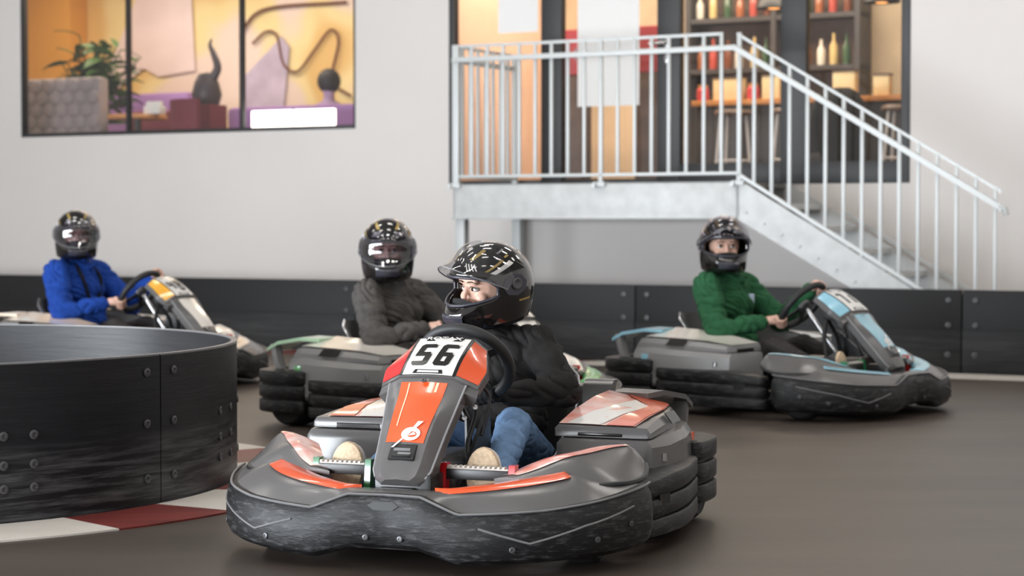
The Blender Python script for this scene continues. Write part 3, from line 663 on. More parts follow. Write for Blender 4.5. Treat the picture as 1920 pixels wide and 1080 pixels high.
def zb_of(s): return interp(abs(s), [0, 0.10, 0.23, 0.5, 0.9, 1.1], [0.066, 0.064, 0.030, 0.042, 0.052, 0.07])
def fb_surf(s, t, off=0.0):
    """outer face of the bumper: t 0 bottom .. 1 top"""
    x, y, nx, ny = fb_at(s); zb, zt = zb_of(s), zt_of(s)
    o = interp(t, [0, 0.12, 0.3, 0.6, 0.85, 1.0], [-0.030, -0.008, 0.0, 0.0, -0.008, -0.022]) + off
    return Vector((x + nx * o, y + ny * o, lerp(zb, zt, t)))

def flat_frame(o, ex, ey, nz):
    o, ex, ey, nz = map(Vector, (o, ex, ey, nz))
    return lambda x, y, h: o + ex * x + ey * y + nz * h
SEG = {'0': 'abcdef', '1': 'bc', '2': 'abged', '3': 'abgcd', '4': 'fgbc', '5': 'afgcd', '6': 'afgcde', '7': 'abc', '8': 'abcdefg', '9': 'abcfgd'}
def digit(m, ch, fr, x0, w, h, st, shear=0.10, depth=0.002):
    c = st * 0.45; g = st * 0.10
    def quad(pts): m.prism([(x0 + x + shear * y, y) for x, y in pts], fr, depth)
    H2 = h / 2
    for sg in SEG[ch]:
        if sg == 'a': quad([(c if 1 else 0, h), (w - c, h), (w, h - c), (w, h - st), (0, h - st), (0, h - c)])
        if sg == 'd': quad([(0, c), (c, 0), (w - c, 0), (w, c), (w, st), (0, st)])
        if sg == 'g': quad([(0, H2 - st / 2), (w - c, H2 - st / 2), (w - c * .5, H2), (w - c, H2 + st / 2), (0, H2 + st / 2)])
        if sg == 'b': quad([(w - st, H2 + g), (w, H2 + g), (w, h - st + .0001), (w - st, h - st + .0001)])
        if sg == 'c': quad([(w - st, st - .0001), (w, st - .0001), (w, H2 - g), (w - st, H2 - g)])
        if sg == 'e': quad([(0, st - .0001), (st, st - .0001), (st, H2 - g), (0, H2 - g)])
        if sg == 'f': quad([(0, H2 + g), (st, H2 + g), (st, h - st + .0001), (0, h - st + .0001)])
def text_part(name, txt, mt, parent, fr, x, y, size, squash=1.0):
    cu = bpy.data.curves.new(name, 'FONT'); cu.body = txt; cu.size = size; cu.align_x = 'CENTER'; cu.align_y = 'CENTER'; cu.offset = size * 0.02; cu.extrude = 0.0
    o = bpy.data.objects.new('tmp_text', cu); COL.objects.link(o)
    dg = bpy.context.evaluated_depsgraph_get(); me = bpy.data.meshes.new_from_object(o.evaluated_get(dg)); bpy.data.objects.remove(o)
    for v in me.vertices: v.co = fr(x + v.co.x * squash, y + v.co.y, 0.0)
    me.materials.clear(); me.materials.append(mt)
    ob = bpy.data.objects.new(name, me); link(ob, parent); return ob

def paint(name, c, c2=None, n=0): return mat(name, c, 0.25, coat=0.6, nscale=n, col2=c2) if n else mat(name, c, 0.25, coat=0.6)

W_C = Vector((0.0, -0.19, 0.572)); W_R = 0.145; W_TAU = math.radians(38)
W_E1 = Vector((1, 0, 0)); W_E2 = Vector((0, -math.sin(W_TAU), math.cos(W_TAU))); W_N = W_E1.cross(W_E2)     # W_N points forward/up or back
if W_N.y > 0: W_N = -W_N          # towards the front of the kart
def wheel_pt(psi, r=W_R, h=0.0): return W_C + W_E1 * (math.cos(psi) * r) + W_E2 * (math.sin(psi) * r) + W_N * h

def make_kart(loc, phi, c, number, label, steer=0.6, scale=(1, 1, 1)):
    R = empty('go_kart', loc, -math.radians(phi)); R.scale = scale; tag(R, label, 'go-kart', 'rental karts on the track')
    def P(name, mats, fn, parent=None, smooth=35, label=None): return part(name, mats, parent or R, fn, smooth, label)
    # --- front bumper
    def bump(m):
        rings = []
        L = FBS[-1]; ss = list(np.linspace(-L, L, 97))
        for s in ss:
            x, y, nx, ny = fb_at(s); zb, zt = zb_of(s), zt_of(s); e = min(1, (L - abs(s)) / 0.05); e = math.sqrt(max(0.02, 1 - (1 - e) ** 2)); zc = (zb + zt) / 2
            prof = [(-0.13, 0.02), (-0.035, 0.0), (-0.012, 0.10), (0.0, 0.28), (0.0, 0.60), (-0.006, 0.84), (-0.020, 0.97), (-0.034, 1.0), (-0.13, 0.98)]
            rings.append([(x + nx * (-0.065 + (o + 0.065) * e), y + ny * (-0.065 + (o + 0.065) * e), zc + (lerp(zb, zt, t) - zc) * e) for o, t in prof])
        m.loft(rings)
    fb = P('front_bumper', M_bumper, bump, smooth=30)
    # raised lines on the bumper face
    def ridge(pts): return lambda m: m.tube([fb_surf(s, t, 0.001) for s, t in pts], 0.0035, 6)
    for sg in (-1, 1):
        seg = []
        for a, b in (((0.30, 0.72), (0.45, 0.40)), ((0.45, 0.40), (0.62, 0.62)), ((0.62, 0.62), (0.86, 0.78))):
            seg += [(sg * lerp(a[0], b[0], q / 6), lerp(a[1], b[1], q / 6)) for q in range(6)]
        P('bumper_ridge', M_edge, ridge(seg), fb)
        up = [(sg * s, 0.985) for s in np.linspace(0.0, 0.95, 60)]
        P('bumper_lip', M_edge, lambda m: m.tube([fb_surf(s, t, 0.004) for s, t in up], 0.004, 6), fb)
        for s, t in ((0.055, 0.22), (0.40, 0.30), (0.66, 0.34), (0.80, 0.48)):
            q = fb_surf(sg * s, t, 0.001); x, y, nx, ny = fb_at(sg * s); bolt(fb, q, (nx, ny, 0), 0.55)
    P('bumper_badge', M_black, lambda m: m.prism([(-0.05, 0.0), (-0.03, -0.018), (0.03, -0.018), (0.05, 0.0), (0.03, 0.016), (-0.03, 0.016)], lambda x, y, h: fb_surf(x, 0.80 + y * 4.5, h), 0.004), fb)
    # --- front fairing: outer slope grey, inner coloured band
    Lf = FBS[-1]
    def fair(offs):
        def fn(m):
            rows = []
            for s in np.linspace(-Lf * 0.93, Lf * 0.93, 73):
                x, y, nx, ny = fb_at(s); zt = zt_of(s); k = interp(abs(s), [0, 0.11, 0.24, 0.6, 1.0], [0.35, 0.45, 1.0, 1.05, 0.8]); w = interp(abs(s), [0, 0.12, 0.25, 0.6, 0.85, 1.0], [0.06, 0.07, 0.10, 0.16, 0.16, 0.10])
                ztop = interp(abs(s), [0, 0.15, 0.3, 0.7, 1.0], [0.232, 0.233, 0.245, 0.280, 0.265])
                rows.append([(x - nx * (0.030 + w * a), y - ny * (0.030 + w * a), lerp(zt - 0.004, ztop, b) + dz) for a, b, dz in offs])
            m.loft(rows, closed=True)
        return fn
    ff = P('front_fairing', M_grey, fair([(0, 0.0, 0), (0.35, 0.55, 0), (0.7, 0.92, 0), (1.0, 1.0, 0), (1.35, 0.85, 0), (1.4, 0.5, -0.03), (0.7, 0.5, -0.03), (0.0, 0.0, -0.012)]), smooth=40)
    for sg in (-1, 1):
        def band(m):
            rows = []
            for s in np.linspace(0.11, 0.74, 26):
                x, y, nx, ny = fb_at(sg * s); w = interp(s, [0, 0.12, 0.25, 0.6, 0.85, 1.0], [0.06, 0.07, 0.10, 0.16, 0.16, 0.10]); ztop = interp(s, [0, 0.15, 0.3, 0.7, 1.0], [0.232, 0.233, 0.245, 0.280, 0.265])
                e = min(1, (s - 0.11) / 0.05); e2 = min(1, (0.74 - s) / 0.08)
                a0 = lerp(1.36, lerp(0.80, 0.62, e2), e * e2 if e2 < 1 else e)
                rows.append([(x - nx * (0.030 + w * a), y - ny * (0.030 + w * a), ztop + dz) for a, dz in ((a0, -0.001 - 0.012 * max(0, 1 - a0)), (lerp(a0, 1.38, 0.3), 0.007), (lerp(a0, 1.38, 0.8), 0.007), (1.38, -0.012))])
            m.loft(rows, closed=False)
        P('fairing_band', c['stripe'], band, ff, 50)
    # --- front fenders
    for sg in (-1, 1):
        sec = [(-0.660, (0.270, 0.262), (0.310, 0.268), (0.42, 0.250)), (-0.610, (0.310, 0.276), (0.370, 0.290), (0.53, 0.247)), (-0.540, (0.350, 0.296), (0.435, 0.320), (0.605, 0.252)), (-0.470, (0.390, 0.304), (0.490, 0.330), (0.640, 0.252)),
               (-0.400, (0.430, 0.310), (0.540, 0.340), (0.655, 0.260)), (-0.355, (0.465, 0.310), (0.580, 0.342), (0.650, 0.278)), (-0.335, (0.500, 0.306), (0.595, 0.336), (0.640, 0.292))]
        flat = catmull([(y, *a, *b, *d) for y, a, b, d in sec], 4)
        def fend(m):
            rows = []
            for r_ in flat:
                y, xi, zi, xr, zr, xo, zo = r_
                pts = [(xi, zi - 0.012), (xi, zi)] + [(lerp(xi, xr, q), lerp(zi, zr, math.sin(q * math.pi / 2))) for q in (0.35, 0.7)] + [(xr, zr)] + [(lerp(xr, xo, q), lerp(zr, zo, q * q * 0.6 + q * 0.4)) for q in (0.25, 0.5, 0.75, 1)] + [(xo - 0.006, zo - 0.014)] + [(lerp(xr, xo, q), lerp(zr, zo, q * q * 0.6 + q * 0.4) - 0.014) for q in (0.7, 0.35)] + [(xr, zr - 0.014)]
                rows.append([(sg * x, y, z) for x, z in pts])
            m.loft(rows)
        fe = P('fender', M_grey, fend, smooth=40)
        def fstripe(m):
            rows = []
            for r_ in flat[1:-2]:
                y, xi, zi, xr, zr, xo, zo = r_
                rows.append([(sg * lerp(xi, xr, q), y, lerp(zi, zr, math.sin(q * math.pi / 2)) + 0.003) for q in (0.0, 0.35, 0.7, 1.0)] + [(sg * lerp(xr, xo, 0.12), y, lerp(zr, zo, 0.12 * 0.12 * .6 + .12 * .4) + 0.003)])
            m.loft(rows, closed=False)
        P('fender_stripe', c['fender'], fstripe, fe, 40)
        P('fender_edge', M_black, lambda m: m.tube([(sg * r_[5], r_[0], r_[6] - 0.008) for r_ in flat], 0.010, 8), fe)
    # --- wheels
    for sg in (-1, 1):
        for (y, x, r_, w) in ((-0.50, 0.50, 0.118, 0.11), (0.47, 0.52, 0.130, 0.17)):
            wh = P('wheel', M_tyre, lambda m: m.lathe([(r_ * 0.5, -w / 2), (r_ * 0.86, -w / 2), (r_ * 0.97, -w * 0.40), (r_, -w * 0.2), (r_, w * 0.2), (r_ * 0.97, w * 0.40), (r_ * 0.86, w / 2), (r_ * 0.5, w / 2)], (sg * x, y, r_), (1, 0, 0), 32))
            P('rim', M_boltd, lambda m: m.lathe([(0.0, -w * 0.42), (r_ * 0.30, -w * 0.42), (r_ * 0.52, -w * 0.50), (r_ * 0.56, -w * 0.40), (r_ * 0.56, w * 0.40), (r_ * 0.52, w * 0.5), (r_ * 0.30, w * 0.42), (0, w * 0.42)], (sg * x, y, r_), (1, 0, 0), 24), wh)
    P('rear_axle', M_steel, lambda m: m.cyl((-0.44, 0.47, 0.130), (0.44, 0.47, 0.130), 0.016))
    P('front_axle', M_black, lambda m: (m.cyl((-0.45, -0.50, 0.12), (0.45, -0.50, 0.12), 0.014),))
    # --- chassis
    P('floor_tray', M_black, lambda m: m.box(-0.30, 0.30, -0.74, 0.20, 0.045, 0.055, 0.002))
    for sg in (-1, 1):
        P('frame_tube', M_black, lambda m: m.tube(catmull([(sg * 0.18, -0.78, 0.08), (sg * 0.30, -0.60, 0.075), (sg * 0.33, -0.2, 0.075), (sg * 0.36, 0.3, 0.08), (sg * 0.30, 0.62, 0.10)], 5), 0.015, 10))
        P('tie_rod', M_boltd, lambda m: m.cyl((sg * 0.05, -0.46, 0.16), (sg * 0.42, -0.50, 0.13), 0.007, n=8))
    # --- nose cone
    nb = Vector((0, -0.765, 0.258)); ntp = Vector((0, -0.535, 0.535)); ey = (ntp - nb).normalized(); nn = Vector((1, 0, 0)).cross(ey); nlen = (ntp - nb).length
    if nn.y > 0: nn = -nn
    fr = flat_frame(nb, (1, 0, 0), ey, nn)
    def hw(t): return interp(t, [0, 0.04, 0.12, 0.5, 1.0], [0.060, 0.082, 0.096, 0.108, 0.130])
    def nose(m):
        rings = []
        for t in [0, 0.015, 0.04, 0.08, 0.14, 0.25, 0.4, 0.55, 0.7, 0.85, 1.0]:
            w = hw(t); f_ = w * 0.66; bul = 0.016 * math.sin(math.pi * min(1, t * 1.2)); d = 0.05 if t > 0.03 else 0.03
            ring = [(-w, -d), (-w, -0.022), (-w + 0.006, -0.014), (-f_, bul), (0, bul + 0.006), (f_, bul), (w - 0.006, -0.014), (w, -0.022), (w, -d), (0.0, -d + 0.0)]
            rings.append([fr(x, t * nlen, h) for x, h in ring])
        m.loft(rings)
    nc = P('nose_cone', M_grey, nose, smooth=24)
    def strip(x0, x1, t0, t1, off, mt, nm, par):
        def fn(m):
            rows = []
            for q in np.linspace(t0, t1, 14):
                w = hw(q); f_ = w * 0.66; bul = 0.016 * math.sin(math.pi * min(1, q * 1.2)) + off
                rows.append([fr(lerp(x0, x1, k) * f_, q * nlen, bul + 0.006 * (1 - abs(lerp(x0, x1, k)))) for k in (0, 0.25, 0.5, 0.75, 1)])
            m.loft(rows, closed=False)
        return P(nm, mt, fn, par, 60)
    for sg in (-1, 1): P('nose_trim', M_trim, lambda m: m.tube([fr(sg * (hw(t) - 0.003), t * nlen, -0.016) for t in np.linspace(0.05, 1.0, 14)], 0.0035, 6), nc)
    st_ = strip(-0.94, 0.86, 0.34, 0.985, 0.0015, c['nose'], 'nose_sticker', nc)
    strip(-0.62, -0.57, 0.50, 0.97, 0.003, M_line, 'pinstripe', st_) if c.get('pin') else None
    strip(0.46, 0.56, 0.88, 0.98, 0.003, M_line, 'pinstripe', st_) if c.get('pin') else None
    # round swirl badge
    def badge(m):
        cx, cy = 0.012, 0.42 * nlen
        rr = [(0.027, 0.020, 0.0), (0.015, 0.011, 0.004)]
        n = 24; vs = []; 
        for k in range(n):
            t = 2 * math.pi * k / n; vs.append(fr(cx + 0.030 * math.cos(t), cy + 0.024 * math.sin(t), 0.024))
        for k in range(n):
            t = 2 * math.pi * k / n; vs.append(fr(cx + 0.004 + 0.016 * math.cos(t), cy - 0.002 + 0.011 * math.sin(t), 0.024))
        m.add(vs, [(k, (k + 1) % n, n + (k + 1) % n, n + k) for k in range(n)])
        m.prism([(cx - 0.050, cy - 0.050), (cx - 0.043, cy - 0.050), (cx + 0.030, cy + 0.046), (cx + 0.012, cy + 0.046), (cx - 0.004, cy + 0.010)], fr, 0.0245, back=-0.0238)
        m.prism([(cx - 0.008, cy - 0.007), (cx + 0.017, cy - 0.002), (cx + 0.008, cy + 0.007)], fr, 0.0245, back=-0.0238)
    P('badge', M_white, badge, st_, 0)
    rc = P('nose_handle', M_black, lambda m: (m.box(-0.042, 0.042, 0.17 * nlen, 0.17 * nlen + 0.056, 0.008, 0.021, 0.004), m.box(-0.030, 0.030, 0.19 * nlen, 0.19 * nlen + 0.008, 0.020, 0.026, 0.002)).__class__ and m.mapv(lambda x, y, h: fr(x, y, h)), nc)
    P('handle_emblem', M_edge, lambda m: (m.box(-0.028, 0.026, 0.25 * nlen, 0.25 * nlen + 0.010, 0.020, 0.024, 0.001), m.box(-0.012, 0.030, 0.215 * nlen, 0.215 * nlen + 0.008, 0.020, 0.024, 0.001)) and m.mapv(lambda x, y, h: fr(x, y, h)), rc)
    P('nose_foot', M_black, lambda m: (m.box(-0.085, 0.10, -0.74, -0.62, 0.15, 0.275, 0.012), m.box(-0.06, 0.05, -0.765, -0.74, 0.20, 0.235, 0.006)))
    # --- number panel
    pb = Vector((0, -0.532, 0.548)); pt = Vector((0, -0.362, 0.657)); py_ = (pt - pb).normalized(); pl_ = (pt - pb).length; pn = Vector((1, 0, 0)).cross(py_)
    if pn.z < 0: pn = -pn
    pf = flat_frame(pb, (1, 0, 0), py_, pn)
    def pw(t): return interp(t, [0, 0.35, 1.0], [0.160, 0.172, 0.128])
    def pc(t): return interp(t, [0, 0.35, 1.0], [0.084, 0.084, 0.088])
    def curve(t): return 0.016 * math.sin(math.pi * (0.15 + 0.7 * t)) - 0.007
    def panel(m):
        rings = []
        for t in np.linspace(0, 1, 12):
            w = pw(t); c_ = pc(t); z = curve(t)
            dn = -0.075 if t < 0.95 else -0.05
            rings.append([pf(x, t * pl_ * (1.0 - 0.0), h) for x, h in ((-w, z - 0.040), (-c_ - 0.006, z), (-c_ * 0.5, z + 0.004), (0, z + 0.005), (c_ * 0.5, z + 0.004), (c_ + 0.006, z), (w, z - 0.040), (w, z - 0.066), (w * 0.8, dn), (-w * 0.8, dn), (-w, z - 0.066))])
        m.loft(rings)
        # lower lip
        lip = []
        for t, e in ((-0.14, 0.0), (-0.12, 0.002), (0.0, 0.004), (0.03, 0.004)):
            w = 0.163; c_ = 0.088; z = -0.006 + (t * 0.05)
            lip.append([pf(x, t * pl_, h) for x, h in ((-w, z - 0.042), (-c_, z - 0.004 + e), (0, z + e), (c_, z - 0.004 + e), (w, z - 0.042), (w * 0.9, -0.085), (-w * 0.9, -0.085))])
        m.loft(lip)
    np_ = P('number_panel', M_grey, panel, smooth=26)
    def face(x0, x1, t0, t1, off):
        def fn(m):
            rows = []
            for t in np.linspace(t0, t1, 12):
                w = pw(t); c_ = pc(t); z = curve(t) + off
                def H(x):
                    ax = abs(x)
                    if ax <= c_ + 0.006: return z + 0.005 * (1 - (ax / (c_ + 0.006)) ** 2)
                    return lerp(z, z - 0.040, (ax - c_ - 0.006) / (w - c_ - 0.006))
                rows.append([pf(x, t * pl_, H(x)) for x in (lerp(x0(t), x1(t), k / 6) for k in range(7))])
            m.loft(rows, closed=False)
        return fn
    wf = P('number_plate', M_white, face(lambda t: -pc(t), lambda t: pc(t), 0.03, 0.965, 0.0018), np_, 60)
    P('side_sticker', c['plate2'], face(lambda t: -pw(t) * 0.985, lambda t: -pc(t) - 0.008, 0.06, 0.94, 0.0018), np_, 60)
    P('side_sticker', c['plate'], face(lambda t: pc(t) + 0.010, lambda t: pw(t) * 0.985, 0.06, 0.94, 0.0018), np_, 60)
    for sg in (-1, 1): P('plate_border', M_ink, face(lambda t: sg * (pc(t) + 0.004) - 0.0045, lambda t: sg * (pc(t) + 0.004) + 0.0045, 0.02, 0.97, 0.003), np_, 60)
    def pfc(x, y, h): t = y / pl_; return pf(x, y, h + curve(min(1, max(0, t))) + 0.005 * (1 - (x / 0.095) ** 2) + 0.0022)
    dw = 0.053; gap = 0.020 if len(number) == 2 else 0.012
    for i, ch in enumerate(number):
        x0 = -(len(number) * dw + (len(number) - 1) * gap) / 2 + i * (dw + gap) - 0.007
        P('digit', M_ink, lambda m: digit(m, ch, lambda x, y, h: pfc(x, y + 0.045, h), x0, dw, 0.108, 0.0190), wf, 0)
    tb = P('top_tab', M_ink, lambda m: m.prism([(-0.066, pl_ * 0.965), (-0.058, pl_ * 0.875), (0.058, pl_ * 0.875), (0.066, pl_ * 0.965)], pfc, 0.001), np_, 0)
    text_part('lettering', 'ROTAX', M_white, tb, lambda x, y, h: pfc(x, y, 0.0045), 0, pl_ * 0.918, 0.026, 1.35)
    bt_ = P('bottom_tab', M_ink, lambda m: m.prism([(-0.050, pl_ * 0.05), (-0.044, pl_ * 0.13), (0.044, pl_ * 0.13), (0.050, pl_ * 0.05)], pfc, 0.001), np_, 0)
    P('tab_bar', M_white, lambda m: m.prism([(-0.036, pl_ * 0.07), (-0.034, pl_ * 0.105), (0.034, pl_ * 0.105), (0.036, pl_ * 0.07)], pfc, 0.002), bt_, 0)
    bolt(np_, pf(0.0, -0.022, 0.004), pn, 0.55)
    # --- steering
    sw = P('steering_wheel', M_soft, lambda m: m.tube([wheel_pt(t) for t in np.linspace(0, 2 * math.pi, 41)[:-1]], 0.0185, 12, closed=True), smooth=60)
    for a in (steer, steer + math.pi, steer - math.pi / 2): P('spoke', M_black, lambda m: m.loft([[wheel_pt(a, r_, 0.012) + (W_E1 * -math.sin(a) + W_E2 * math.cos(a)) * w_ + W_N * h_ for w_, h_ in ((-ww, -0.003), (ww, -0.003), (ww, 0.003), (-ww, 0.003))] for r_, ww in ((0.02, 0.022), (0.08, 0.014), (0.15, 0.012))]), sw)
    P('hub', M_boltd, lambda m: m.lathe([(0, 0), (0.040, 0), (0.040, 0.02), (0.02, 0.035), (0, 0.035)], W_C, W_N, 20), sw)
    P('steering_column', M_steel, lambda m: m.cyl(W_C + W_N * 0.03, (0, -0.50, 0.18), 0.011))
    P('column_bracket', M_black, lambda m: (m.tube([(-0.10, -0.42, 0.10), (-0.07, -0.36, 0.40), (0, -0.33, 0.52), (0.07, -0.36, 0.40), (0.10, -0.42, 0.10)], 0.012, 8), m.box(-0.09, 0.09, -0.46, -0.36, 0.50, 0.545, 0.008)))
    P('fuel_tank', M_grey, lambda m: m.loft([[(x * w, lerp(-0.56, -0.22, y), z) for x, y in ((-1, 0), (1, 0), (1.1, 0.3), (1.0, 1), (-1.0, 1), (-1.1, 0.3))] for w, z in ((0.09, 0.07), (0.105, 0.10), (0.10, 0.22), (0.075, 0.28), (0.04, 0.30))]), smooth=45)
    P('cable_bundle', M_black, lambda m: (m.tube(catmull([(0.06, -0.45, 0.56), (0.12, -0.42, 0.45), (0.11, -0.47, 0.33), (0.15, -0.52, 0.22)], 6), 0.008, 8), m.tube(catmull([(0.09, -0.44, 0.56), (0.14, -0.36, 0.48), (0.13, -0.40, 0.36)], 6), 0.006, 8)))
    for (x, y, z) in ((0.115, -0.45, 0.50), (0.10, -0.47, 0.42), (0.12, -0.43, 0.45)): bolt(R, (x, y, z), (0.5, -0.8, 0.3), 0.5, BOLT_ST)
    # --- leg shields beside the tank
    P('leg_shield', M_black, lambda m: m.loft([[(0.118, -0.60, 0.10), (0.128, -0.60, 0.10), (0.128, -0.60, 0.20), (0.118, -0.60, 0.20)], [(0.118, -0.50, 0.10), (0.130, -0.50, 0.10), (0.130, -0.50, 0.30), (0.118, -0.50, 0.30)], [(0.115, -0.36, 0.10), (0.128, -0.36, 0.10), (0.128, -0.34, 0.43), (0.115, -0.34, 0.43)], [(0.112, -0.28, 0.10), (0.122, -0.28, 0.10), (0.122, -0.30, 0.44), (0.112, -0.30, 0.44)]]), smooth=50)
    # --- pedals
    for x0, x1, mm in ((-0.325, -0.150, c['pedalR']), (0.098, 0.318, c['pedalL'])):
        pd = P('pedal', mm, lambda m: (m.loft([[(x0 - 0.010, y - 0.016, z), (x0 + 0.010, y - 0.016, z), (x0 + 0.010, y + 0.016, z), (x0 - 0.010, y + 0.016, z)] for y, z in ((-0.64, 0.09), (-0.635, 0.20), (-0.625, 0.285), (-0.622, 0.300))]), m.loft([[(x1 - 0.010, y - 0.016, z), (x1 + 0.010, y - 0.016, z), (x1 + 0.010, y + 0.016, z), (x1 - 0.010, y + 0.016, z)] for y, z in ((-0.64, 0.09), (-0.635, 0.20), (-0.625, 0.285), (-0.622, 0.300))]), m.box(x0 - 0.01, x1 + 0.01, -0.656, -0.624, 0.072, 0.100)), smooth=30)
        P('pedal_bar', M_black, lambda m: m.box(x0 + 0.010, x1 - 0.010, -0.642, -0.618, 0.252, 0.283, 0.003), pd)
        P('pedal_grip', M_kerbw, lambda m: [m.box(x0 + 0.012, x1 - 0.012, -0.640, -0.620, 0.2835, 0.288)] + [m.box(x, x + 0.008, -0.642, -0.618, 0.287, 0.294) for x in np.arange(x0 + 0.014, x1 - 0.02, 0.016)], pd)
    # --- seat
    def seat_rings(th):
        out = []
        for y, z, w, hgt, lean in ((-0.06, 0.13, 0.145, 0.05, 0), (0.05, 0.085, 0.165, 0.10, 0), (0.18, 0.070, 0.180, 0.17, 0.0), (0.30, 0.085, 0.188, 0.26, 0.02), (0.385, 0.16, 0.190, 0.27, 0.03), (0.430, 0.26, 0.186, 0.20, 0.0), (0.465, 0.36, 0.178, 0.13, -0.01), (0.495, 0.45, 0.160, 0.06, -0.01), (0.51, 0.505, 0.120, 0.02, 0)):
            pts = []
            for k in np.linspace(-1, 1, 15):
                a = abs(k); x = math.copysign(w * min(1, a * 1.25) ** 0.9, k) if a else 0; e = max(0, (a - 0.45) / 0.55) ** 1.6
                nx_ = 0
                pts.append((x * (1 - th * 0.0) , y - e * hgt * (0.30 if y > 0.35 else 0.0), z + e * hgt * (1.0 if y <= 0.30 else 0.55)))
            out.append(pts)
        return out
    def seat(m):
        A = seat_rings(0); m.loft(A, closed=False)
        B = [[(x * 0.965, y - 0.010, z + 0.008) for x, y, z in r_] for r_ in A]
        m.loft(B, closed=False)
        for k in (0, -1): m.loft([[a[k] for a in A], [b[k] for b in B]], closed=False)
        m.loft([A[0], B[0]], closed=False); m.loft([A[-1], B[-1]], closed=False)
    se = P('seat', M_black, seat, smooth=60)
    for k in (0, -1): P('seat_edge', M_steel, lambda m: m.tube([r_[k] for r_ in seat_rings(0)], 0.006, 8), se)
    # --- side pods
    for sg in (-1, 1):
        def pod(prof_rows):
            def fn(m):
                rows = []
                for y, z0, z1, xi, xo, rd, *dr in prof_rows:
                    zo = z1 - (dr[0] if dr else 0)
                    pts = [(xi, z0), (xo - 0.01, z0), (xo, z0 + rd * (0.2 if dr else 1)), (xo - (0 if dr else 0.011), max(z0 + rd * 0.25, zo - rd * 1.4)), (xo - rd - (0 if dr else 0.011), zo), (xi + rd, z1), (xi, z1 - rd)]
                    rows.append([(sg * x, y, z) for x, z in pts])
                m.loft(rows)
            return fn
        lo = P('side_pod', c.get('podm', M_grey), pod([(-0.135, 0.14, 0.315, 0.300, 0.600, 0.015), (-0.125, 0.13, 0.330, 0.285, 0.615, 0.015), (0.0, 0.13, 0.335, 0.275, 0.640, 0.02), (0.20, 0.13, 0.340, 0.275, 0.640, 0.02), (0.38, 0.14, 0.345, 0.285, 0.610, 0.02), (0.50, 0.16, 0.340, 0.300, 0.560, 0.02), (0.53, 0.18, 0.320, 0.315, 0.530, 0.015)]), smooth=28)
        up = P('pod_cover', c.get('podm', M_grey), pod([(-0.105, 0.335, 0.362, 0.275, 0.585, 0.010, 0.004), (-0.100, 0.333, 0.372, 0.270, 0.592, 0.012, 0.004), (0.05, 0.335, 0.402, 0.270, 0.585, 0.016, 0.020), (0.25, 0.337, 0.428, 0.272, 0.570, 0.018, 0.038), (0.40, 0.340, 0.438, 0.280, 0.540, 0.018, 0.046), (0.50, 0.335, 0.415, 0.300, 0.500, 0.016, 0.03), (0.535, 0.32, 0.365, 0.320, 0.480, 0.012, 0.01)]), lo, smooth=28)
        ys = [-0.098, 0.05, 0.25, 0.40, 0.47]; zs = [0.3765, 0.4085, 0.4345, 0.4445, 0.4290]; dz_ = [0.0035, 0.0178, 0.0362, 0.0445, 0.032]; xi_ = [0.284, 0.288, 0.292, 0.300, 0.312]; xo_ = [0.540, 0.545, 0.540, 0.515, 0.490]
        top = P('pod_sticker', c['pod'], lambda m: m.loft([[(sg * lerp(a, b, k / 4), y, z - d_ * k / 4) for k in range(5)] for y, z, a, b, d_ in zip(ys, zs, xi_, xo_, dz_)], closed=False), up, 60)
        P('pod_sticker', c['pod2'], lambda m: m.loft([[(sg * lerp(a, b, k), y, z - d_ * k + 0.002) for k in kk] for y, z, a, b, d_, kk in zip(ys, zs, xi_, xo_, dz_, ((0.62, 0.98), (0.70, 0.98), (0.78, 0.99), (0.3, 0.99), (0.1, 0.99)))], closed=False), up, 60)
        if c.get('podw'): P('pod_sticker', M_white, lambda m: m.loft([[(sg * lerp(a, b, k), y, z - d_ * k + 0.0015) for k in kk] for y, z, a, b, d_, kk in zip(ys[:4], zs[:4], xi_[:4], xo_[:4], dz_[:4], ((0.10, 0.55), (0.26, 0.66), (0.46, 0.80), (0.60, 0.84)))], closed=False), up, 60)
        P('vent', M_ink, lambda m: m.box(sg * 0.35, sg * 0.50, -0.1075, -0.098, 0.338, 0.349, 0.003), up)
        P('vent', M_ink, lambda m: m.prism([(0.17, 0.0), (0.28, 0.0), (0.26, 0.7), (0.15, 0.7)], lambda x, y, h: (sg * (0.588 - y * 0.028 + h - 0.002), x, 0.360 + y * 0.05), 0.004), up, 0)
        P('side_marker', c['stripe'], lambda m: m.box(sg * 0.5935, sg * 0.6005, 0.36, 0.42, 0.25, 0.31, 0.003) if sg > 0 else m.box(-0.6005, -0.5935, 0.36, 0.42, 0.25, 0.31, 0.003), lo)
        # banded side bumper
        sp = catmull([(0.600, -0.370), (0.650, -0.330), (0.680, -0.22), (0.694, -0.10), (0.690, 0.02), (0.672, 0.15), (0.650, 0.27), (0.61, 0.335)], 5)
